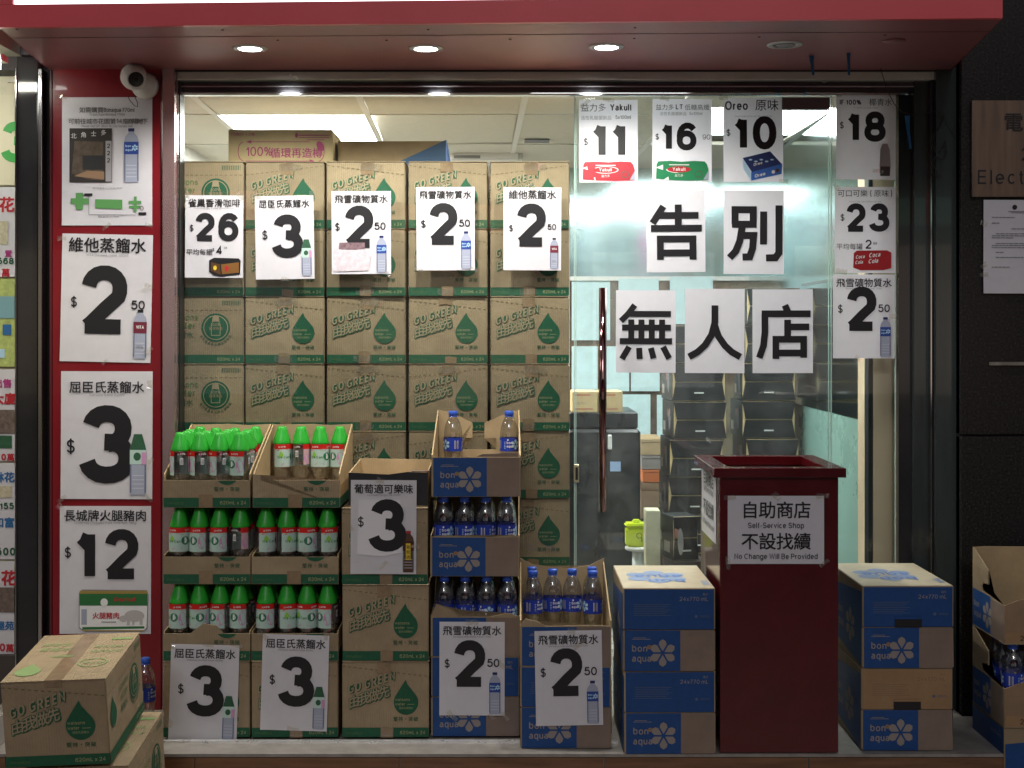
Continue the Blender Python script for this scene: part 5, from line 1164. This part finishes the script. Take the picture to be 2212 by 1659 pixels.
# pillar posters
YP = Yp - .002
def mapd(p, H):
    p.cjk('如需購買', .19, H - .175, .068, BLACK, 1, off=.004); p.text('Bonaqua 770ml', .465, H - .165, .046, BLACK, .12, 1, sx=.78); p.text('To purchase Bonaqua 770ml', .5, H - .205, .028, GREYINK, .13, 1, 'c', sx=.8)
    p.cjk('可前往城市花園第', .07, H - .30, .068, BLACK, 1, off=.004, gap=.97); p.text('14', .605, H - .29, .05, BLACK, .13, 1); p.cjk('座商場地下', .67, H - .30, .068, BLACK, 1, gap=.80); p.text('Please visit G/F, Block 14, City Garden Mall', .5, H - .335, .028, GREYINK, .13, 1, 'c', sx=.78)
    Y0 = H - .945; p.rect(.085, Y0, .555, H - .345, mat('photo dark', (.035, .03, .028), .4), 1); p.poly([(.11, Y0 + .10), (.14, Y0 + .46), (.46, Y0 + .45), (.46, Y0 + .03), (.3, Y0 + .03)], mat('photo mid', (.10, .075, .055), .4, noise=.4, nscale=40), 2)
    p.poly([(.14, Y0 + .07), (.28, Y0 + .13), (.47, Y0 + .12), (.47, Y0 + .03)], mat('photo floor', (.32, .20, .12), .4), 3); p.rect(.23, Y0 + .14, .46, Y0 + .30, mat('photo boxes', (.03, .03, .032), .4), 3); p.rect(.485, Y0 + .01, .55, Y0 + .46, mat('photo papers', (.35, .34, .36), .4), 2)
    for i, c in enumerate('北角士多'): p.cjk(c, .10 + .11 * i, Y0 + .485 + .012 * i, .065, WHITE, 3)
    for i in range(3): p.text('2', .50, Y0 + .38 - i * .08, .05, BLACK, .18, 3)
    pt_bottle(p, .77, Y0, .60, 'blue', 1)
    g_ = mat('map green', (.10, .30, .09), .5)
    p.cjk('城市花園道', .34, .40, .026, GREYINK, 1); p.text('City Garden Road', .475, .405, .018, GREYINK, .13, 1)
    p.rect(.10, .235, .30, .30, g_, 1); p.rect(.155, .175, .235, .36, g_, 2); p.poly([(.37, .19), (.37, .29), (.67, .285), (.67, .18)], g_, 1); p.rect(.74, .24, .88, .272, g_, 1); p.rect(.745, .19, .87, .218, g_, 1); p.rect(.80, .15, .83, .32, g_, 2)
    p.ribbon([(.30, .33), (.30, .12), (.82, .115)], .006, GREYINK, 1); p.rect(.25, .325, .34, .355, BLACK, 3); p.rect(.85, .115, .935, .145, BLACK, 3); p.ribbon(expand([A(.885, .19, .018, .022, 0, 360)]), .006, BROWNINK, 3)
    p.cjk('電氣道', .40, .085, .026, GREYINK, 1); p.text('Electric Road', .485, .09, .018, GREYINK, .13, 1)
sheet('poster', 134, 210, 329, 487, YP, 'poster with a shop photo, bottle and small green map, topmost on the red pillar', 'poster', mapd, 0, gS, ((.5, -.01), (.97, .0), (.0, 1.0)))
sheet('price_sign', 129, 506, 325, 782, YP, 'large price poster reading 2.50 on the red pillar below the map poster', 'price sign', price(VT, SV, '2', (.21, .31, .755), (.11, .60, .115), ('50', .775, .585, .10), (.88, .045, .54, 'black'), ts=.172), 1.2, gS, ((.5, .0), (.98, .1), (.0, .96), (.97, .6)))
sheet('price_sign', 131, 802, 329, 1078, YP, 'large price poster reading 3 with a printed green cap bottle on the red pillar', 'price sign', price(WS, 'Watsons Water 620ml', '3', (.21, .17, .855), (.065, .50, .15), None, (.845, .05, .66, 'green'), ts=.137, tv=1.155), .2, gS, ((.97, .9), (.98, .3), (.96, .01), (.02, .0)))
def ham(p, H):
    g2 = mat('tin green', (.03, .16, .05), .4); gold = mat('tin gold', (.45, .33, .10), .35, metal=.4)
    p.poly([(.212, .06), (.212, .45), (.25, .485), (.955, .48), (.973, .43), (.963, .06), (.92, .027), (.28, .022)], GREYINK, 0); p.poly([(.22, .07), (.22, .44), (.25, .475), (.95, .47), (.965, .43), (.955, .07), (.92, .035), (.28, .03)], WHITE, 1); p.rect(.22, .31, .963, .44, g2, 2); p.rect(.22, .44, .963, .475, gold, 2); p.poly([(.25, .045), (.93, .06), (.93, .085), (.25, .075)], g2, 2); p.rect(.25, .03, .93, .043, gold, 2)
    p.X = lambda q: (q[0] + (q[1] - .3) * .25, q[1]); p.text('Greatwall', .58, .355, .05, RED, .16, 3, sx=.8); p.X = None
    p.ell(.49, .345, .04, .045, WHITE, 3); p.cjk('火腿豬肉', .36, .165, .075, RED, 2, bold=.02); p.rect(.24, .10, .30, .27, PALE, 2); p.rect(.46, .125, .62, .135, GREYINK, 2)
    gp = mat('pig grey', (.48, .45, .45), .5); p.ell(.82, .20, .11, .062, gp, 3); p.ell(.70, .17, .045, .032, gp, 3); p.rect(.74, .10, .77, .17, gp, 3); p.rect(.88, .10, .91, .17, gp, 3); p.rect(.80, .10, .82, .16, gp, 3)
sheet('price_sign', 129, 1093, 326, 1369, YP, 'large price poster reading 12 with a green canned meat picture, lowest on the pillar', 'price sign', price('長城牌火腿豬肉', 'Greatwall Chopped Pork And Ham 198g', '12', (.17, .60, .55), (.055, .835, .115), ts=.130, tv=1.235, extra=ham), .1, gS, ((.0, 1.0),))
# front display signs
gF = 'white price signs hung on the front display'
sheet('price_sign', 364, 1392, 511, 1600, YF - .006, 'price sign reading 3 with printed green cap bottle, lower left of the front display', 'price sign', S3, 1.8, gF, ((.03, 1.0), (.55, 1.0), (.98, 1.0), (.0, .2), (.95, .0)))
sheet('price_sign', 562, 1371, 706, 1578, YF - .006, 'price sign reading 3 with printed green cap bottle, second in the bottom row', 'price sign', S3, 1.6, gF, ((.0, 1.0), (.95, 1.0), (.5, .02)))
def inner(p, H): p.poly([(.10, .30), (.12, 1.13), (.76, 1.13), (.77, .33), (.5, .27)], mat('second paper layer', (.80, .79, .83), .4, coat=.3), 0)
sheet('price_sign', 757, 1037, 899, 1240, YF - .010, 'price sign reading 3 with a dark drink bottle, taped to the third front column', 'price sign', price('葡萄適可樂味', 'Lucozade Energy Cola 300ml', '3', (.28, .34, .80), (.11, .72, .15), None, (.88, .03, .63, 'cola'), extra=inner), .3, gF, ((.0, .5), (.5, .1), (.98, .3), (.45, 1.0)))
sheet('price_sign', 949, 1343, 1090, 1545, YD - .008, 'price sign reading 2.50 at the foot of the blue column, left of its twin', 'price sign', W250, .1, gF, ((.5, 1.0), (.2, .0), (.8, -.01), (1.0, .0), (.95, .55)))
sheet('price_sign', 1158, 1362, 1303, 1567, YE - .008, 'price sign reading 2.50 under the low tray of six bottles', 'price sign', W250, -1.0, gF, ((.55, 1.0), (.65, .85)))

# ================================================================== RIGHT WALL PLAQUE AND NOTICE
Yr = 4.345
pq = sheet('plaque', 2100, 217, 2340, 425, Yr - .012, 'brown brushed metal street plaque on the granite wall', 'plaque', lambda p, H: (p.cjk('電氣道', .28, .585, .18, BLACK, 1, off=.012, gap=1.35), p.text('233', .44, .325, .12, BLACK, .12, 1), p.text('Electric Road', .05, .115, .125, BLACK, .11, 1, sp=.26)), 0, None, (), mat('bronze plaque', (.20, .14, .105), .36, metal=.55, noise=.2, nscale=5, streak=(9, 1, .5)))
add_box('plate', -.18, .18, .0005, .012, 0, .31, STEEL, pq)
def notice(p, H):
    p.ell(.38, H - .09, .03, .03, BLACK, 1); p.rect(.30, H - .145, .60, H - .138, GREYINK, 1); p.rect(.33, H - .16, .55, H - .154, GREYINK, 1)
    rnd = random.Random(3)
    for v, a, b in ((.22, .1, .38), (.29, .1, .2), (.36, .34, .62), (.42, .15, .9), (.445, .1, .9), (.47, .1, .36), (.54, .15, .9), (.565, .1, .9), (.59, .1, .8), (.65, .15, .25), (.71, .15, .9), (.83, .1, .32)):
        x_ = a
        while x_ < b: l = rnd.uniform(.02, .06); p.rect(x_, H - v, min(b, x_ + l), H - v + .010, GREYINK, 1); x_ += l + .008
sheet('notice', 2124, 432, 2300, 634, Yr - .006, 'printed white notice in a plastic sleeve on the granite wall under the plaque', 'notice', notice, .2, None, ((.0, .75), (.0, .3), (.0, .2)))
tag(add_box('metal_strip', PX(2136, Yr), 1.9, Yr - .006, Yr, PZ(789, Yr), PZ(782, Yr), mat('worn strip', (.30, .27, .24), .4, metal=.6, noise=.4, nscale=20)), 'thin worn metal strip fixed across the granite wall', 'metal strip')

# ================================================================== SECURITY CAMERA, TAPES, CABLES
e = empty('security_camera', P(300, 178, 4.36)); tag(e, 'white dome security camera with black face mounted high on the red pillar', 'security camera')
wp = mat('white camera plastic', (.82, .80, .78), .3, noise=.03)
o = link('mount', lathe('mount', [(.005, 0), (.040, .0), (.044, .006), (.043, .02), (.036, .034)], wp, 32), e, (.012, .040, -.006), (R(90), 0, 0))
sphere = [(.0425 * math.sin(R(a)), -.0425 * math.cos(R(a))) for a in range(4, 180, 8)]
link('head', lathe('head', sphere, wp, 32), e, (-.008, -.030, .012))
link('face', lathe('face', [(.003, .0440), (.018, .0395), (.024, .0355), (.0255, .032)], BLACK, 28), e, (-.008, -.030, .012), (R(112), 0, R(28)))
link('face_ring', lathe('face_ring', [(.0255, .032), (.0265, .036), (.0285, .0345), (.030, .030)], wp, 28, cap=False), e, (-.008, -.030, .012), (R(112), 0, R(28)))
link('lens', lathe('lens', [(.001, .0452), (.005, .0445), (.006, .043)], mat('lens glass', (.02, .02, .03), .05), 16), e, (-.008, -.030, .012), (R(112), 0, R(28)))
link('cable', tube_mesh('cable', [P(276, 206, 4.37), P(280, 216, 4.38), P(290, 228, 4.385), P(297, 231, 4.385), P(297, 222, 4.385), P(290, 206, 4.38)], .0013, BLACK), e).matrix_parent_inverse = Matrix.Translation(-e.location)
bt_ = mat('blue masking tape', (.03, .17, .40), .5, noise=.1)
def strip(x0, y0, x1, y1, w_, Y, label, m=bt_):
    a, b = P(x0, y0, Y), P(x1, y1, Y); pts = []
    for k in range(7):
        t = k / 6; c = a.lerp(b, t) + Vector((0, .004 * math.sin(t * 5), 0)); ww = w_ * (1 - .5 * t); an = .6 * math.sin(t * 2.5)
        pts += [c + Vector((-ww * math.cos(an), -ww * math.sin(an), 0)), c + Vector((ww * math.cos(an), ww * math.sin(an), 0))]
    me = mesh_from('tape_strip', pts, [(2 * k, 2 * k + 1, 2 * k + 3, 2 * k + 2) for k in range(6)], [m]); o = link('tape_strip', me)
    sm = o.modifiers.new('thickness', 'SOLIDIFY'); sm.thickness = .0006
    tag(o, label, 'tape'); return o
strip(1753, 113, 1756, 163, .009, 4.18, 'blue tape strip hanging from the soffit, nearer to the unlit downlight')
strip(1834, 100, 1833, 163, .008, 4.14, 'blue tape strip hanging from the soffit, farther right')
strip(1960, 250, 1966, 322, .009, 4.44, 'blue tape piece stuck on the dark jamb right of the window')
def cable(pts, r, label, Y, m=BLACK):
    o = link('cable', tube_mesh('cable', [P(a, b, Y + (c[0] if c else 0)) for a, b, *c in pts], r, m)); tag(o, label, 'cable'); return o
cable([(1898, 134), (1906, 160), (1914, 188), (1922, 206), (1932, 225), (1948, 242), (1980, 250), (2020, 240), (2040, 248), (2052, 270), (2066, 292)], .0013, 'thin black wire running from the soffit to the cable tangle on the jamb', 4.385)
cable([(2040, 250), (2032, 270), (2018, 290), (2014, 310), (2022, 330), (2036, 318), (2044, 300), (2046, 330), (2036, 345), (2022, 338), (2014, 350), (2024, 372), (2032, 382)], .002, 'tangled black cable hanging on the grey jamb panel', 4.385)
cable([(1742, 162), (1760, 170), (1780, 178), (1792, 174), (1800, 164)], .0008, 'thin pale wire sagging below the window head', 4.42, mat('pale wire', (.5, .5, .48), .5))
# smears of old tape on the door
def smear(x0, y0, x1, y1, h_, label):
    a, b = P(x0, y0, Yg - .0015), P(x1, y1, Yg - .0015); n = 9; pts = []
    for k in range(n + 1):
        c = a.lerp(b, k / n) + Vector((0, 0, random.uniform(-.003, .003))); hh = h_ * random.uniform(.4, 1); pts += [c + Vector((0, 0, hh)), c - Vector((0, 0, hh))]
    o = link('tape_residue', mesh_from('tape_residue', pts, [(2 * k, 2 * k + 2, 2 * k + 3, 2 * k + 1) for k in range(n)], [glass_mat('old tape', (.9, .9, .88), 2, .3) if 'old tape' not in MATS else MATS['old tape']])); tag(o, label, 'tape')
smear(1640, 848, 1762, 852, .005, 'long smear of old tape on the door under the lower character sheets')
smear(1738, 833, 1768, 839, .004, 'short smear of old tape on the door beside the long one')
smear(1525, 946, 1536, 955, .010, 'small square of old tape low on the door in front of the left black stack')

# ================================================================== NEIGHBOURING SHOP AT THE LEFT EDGE
nb = empty('neighbour_shop', (-1.85, 4.62, 0)); tag(nb, 'bright neighbouring shop front plastered with property posters at the left edge', 'shop')
on = nb.location.copy()
add_box('window_panel', -1.0, PX(33, 4.62) + 1.85, 0, .03, .3, PZ(165, 4.62), mat('cream shop panel', (.62, .58, .42), .5, noise=.08), nb)
add_box('head', -1.0, .2, -.1, .1, PZ(164, 4.62), PZ(118, 4.62), mat('dark head', (0, 0, 0)), nb); add_box('canopy', -1.0, .20, -1.1, .4, EYE + .932, EYE + 1.0, mat('pale canopy', (.4, .38, .3), .5), nb)
add_box('foot', -1.0, .2, -.03, .1, 0, .299, mat('dark foot', (.06, .05, .045), .5), nb)
nl = empty('shop_lamp', (-1.95, 4.18, PZ(150, 4.2))); tag(nl, 'lit lamp strip over the neighbouring shop posters at the left edge', 'lamp')
add_box('tube', -.35, .35, -.02, .02, 0, .02, mat('lit tube', (1, .98, .85), .5, emis=45), nl); add_box('housing', -.37, .37, -.03, .03, .021, .04, STEEL, nl)
ed = empty('downlight', (-1.72, 3.72, EYE + .93)); tag(ed, 'round lamp of the neighbouring shop canopy at the far upper left', 'downlight')
link('lens', lathe('lens', [(.035, -.0015), (.035, -.003)], mat('lit downlight lens', (1, 1, 1)), 28), ed)
ld = bpy.data.lights.new('canopy_lamp', 'SPOT'); ld.energy = 42; ld.spot_size = R(120); ld.spot_blend = .6; ld.shadow_soft_size = .05; ld.color = (1, .90, .68)
lo = bpy.data.objects.new('canopy_lamp', ld); COL.objects.link(lo); lo.parent = ed; lo.location = (0, 0, -.012)
def npost(y0, y1, label, items, bgm=None):
    def dr(p, H):
        for it in items:
            if it[0] == 't': p.text(it[1], it[2], it[3] * H, it[4], it[5], .22, 1)
            elif it[0] == 'c': p.cjk(it[1], it[2], it[3] * H, it[4], it[5], 1, bold=.03)
            else: p.rect(it[1], it[2] * H, it[3], it[4] * H, it[5], 1)
    sheet('property_poster', -110, y0, 32, y1, 4.61, label, 'poster', dr, 0, 'property posters at the left edge', (), bgm)
og_ = mat('olive map', (.42, .50, .16), .5, noise=.3, nscale=40); DB = mat('poster blue', (.03, .14, .35), .5); MG = mat('poster magenta', (.40, .04, .20), .5)
npost(205, 400, 'cream poster with a large green 3, topmost at the left edge', [('t', '3', .80, .25, .62, mat('poster green', (.03, .32, .05), .5))], mat('cream paper', (.66, .62, .45), .5))
npost(404, 598, 'white poster with a red flower character and small floor plans', [('c', '花', .76, .72, .24, RED), ('r', .3, .36, .9, .62, mat('plan tint', (.55, .50, .36), .5, noise=.3, nscale=60)), ('t', '568', .74, .14, .10, GREEN_D), ('c', '萬', .80, .0, .13, RED), ('c', '置', .85, .22, .11, MG)])
npost(602, 792, 'olive and blue site map poster at the left edge', [('r', .2, .55, 1, .80, mat('map blue', (.20, .38, .42), .5)), ('r', .82, .36, .95, .48, DB), ('r', .7, .1, .85, .2, LBLUE)], og_)
npost(798, 996, 'white poster with red building characters and dark photos', [('c', '出售', .68, .80, .14, MG), ('c', '大廈', .66, .62, .18, RED), ('r', .5, .30, 1, .56, mat('photo brown', (.16, .12, .10), .5, noise=.5, nscale=50)), ('r', .6, .14, .96, .28, GREEN_D), ('t', '0', .80, .01, .10, RED), ('c', '萬', .88, .0, .12, RED)])
npost(1000, 1208, 'white poster with blue characters and a green price', [('c', '林花', .68, .80, .16, DB), ('t', '$155', .70, .52, .10, GREEN_D), ('c', '和富', .68, .33, .16, DB), ('t', '500', .72, .04, .12, GREEN_D), ('r', .6, .64, .96, .76, mat('plan tint', (0, 0, 0)))])
npost(1212, 1412, 'white poster with a red flower character and blue text, lowest at the left edge', [('c', '花', .80, .74, .24, RED), ('r', .5, .45, 1, .72, mat('photo brown', (0, 0, 0))), ('c', '屋苑', .72, .26, .14, DB), ('t', '0', .78, .03, .12, RED), ('c', '萬', .87, .02, .13, RED)])

# ================================================================== ACROSS THE STREET (only seen mirrored in steel, glass and granite)
ob = empty('opposite_building', (0, -11, 0)); tag(ob, 'dark building across the street with a row of lit shop windows, behind the viewer', 'building')
add_box('wall', -18, 18, -4, 0, 0, 6.2, mat('night facade', (.05, .05, .055), .6, noise=.3), ob)
for a, b, c, d, col_, st_ in ((-9, -6.4, .5, 2.6, (1, .75, .45), .35), (-5.6, -3.2, .5, 2.7, (.8, .95, 1), .25), (-2.2, .3, .4, 2.5, (1, .85, .6), .3), (1.2, 3.0, .6, 2.6, (.95, .92, .9), .6), (4.2, 7.4, .5, 2.7, (1, .8, .65), .5)):
    add_box('shop_window', a, b, .01, .06, c, d, mat('lit shop window ' + str(a), col_, .4, emis=st_), ob)
for a, b, c, d, col_, st_ in ((-5.4, -3.4, 3.0, 3.5, (1, .12, .10), 1.0), (2.2, 2.6, 2.9, 5.4, (1, .15, .45), 3), (4.6, 7, 3.0, 3.4, (.5, .9, .7), .4), (-1.8, 0, 2.9, 3.3, (1, .4, .2), .8)):
    add_box('lit_sign', a, b, .01, .12, c, d, mat('lit sign ' + str(a), col_, .4, emis=st_), ob)
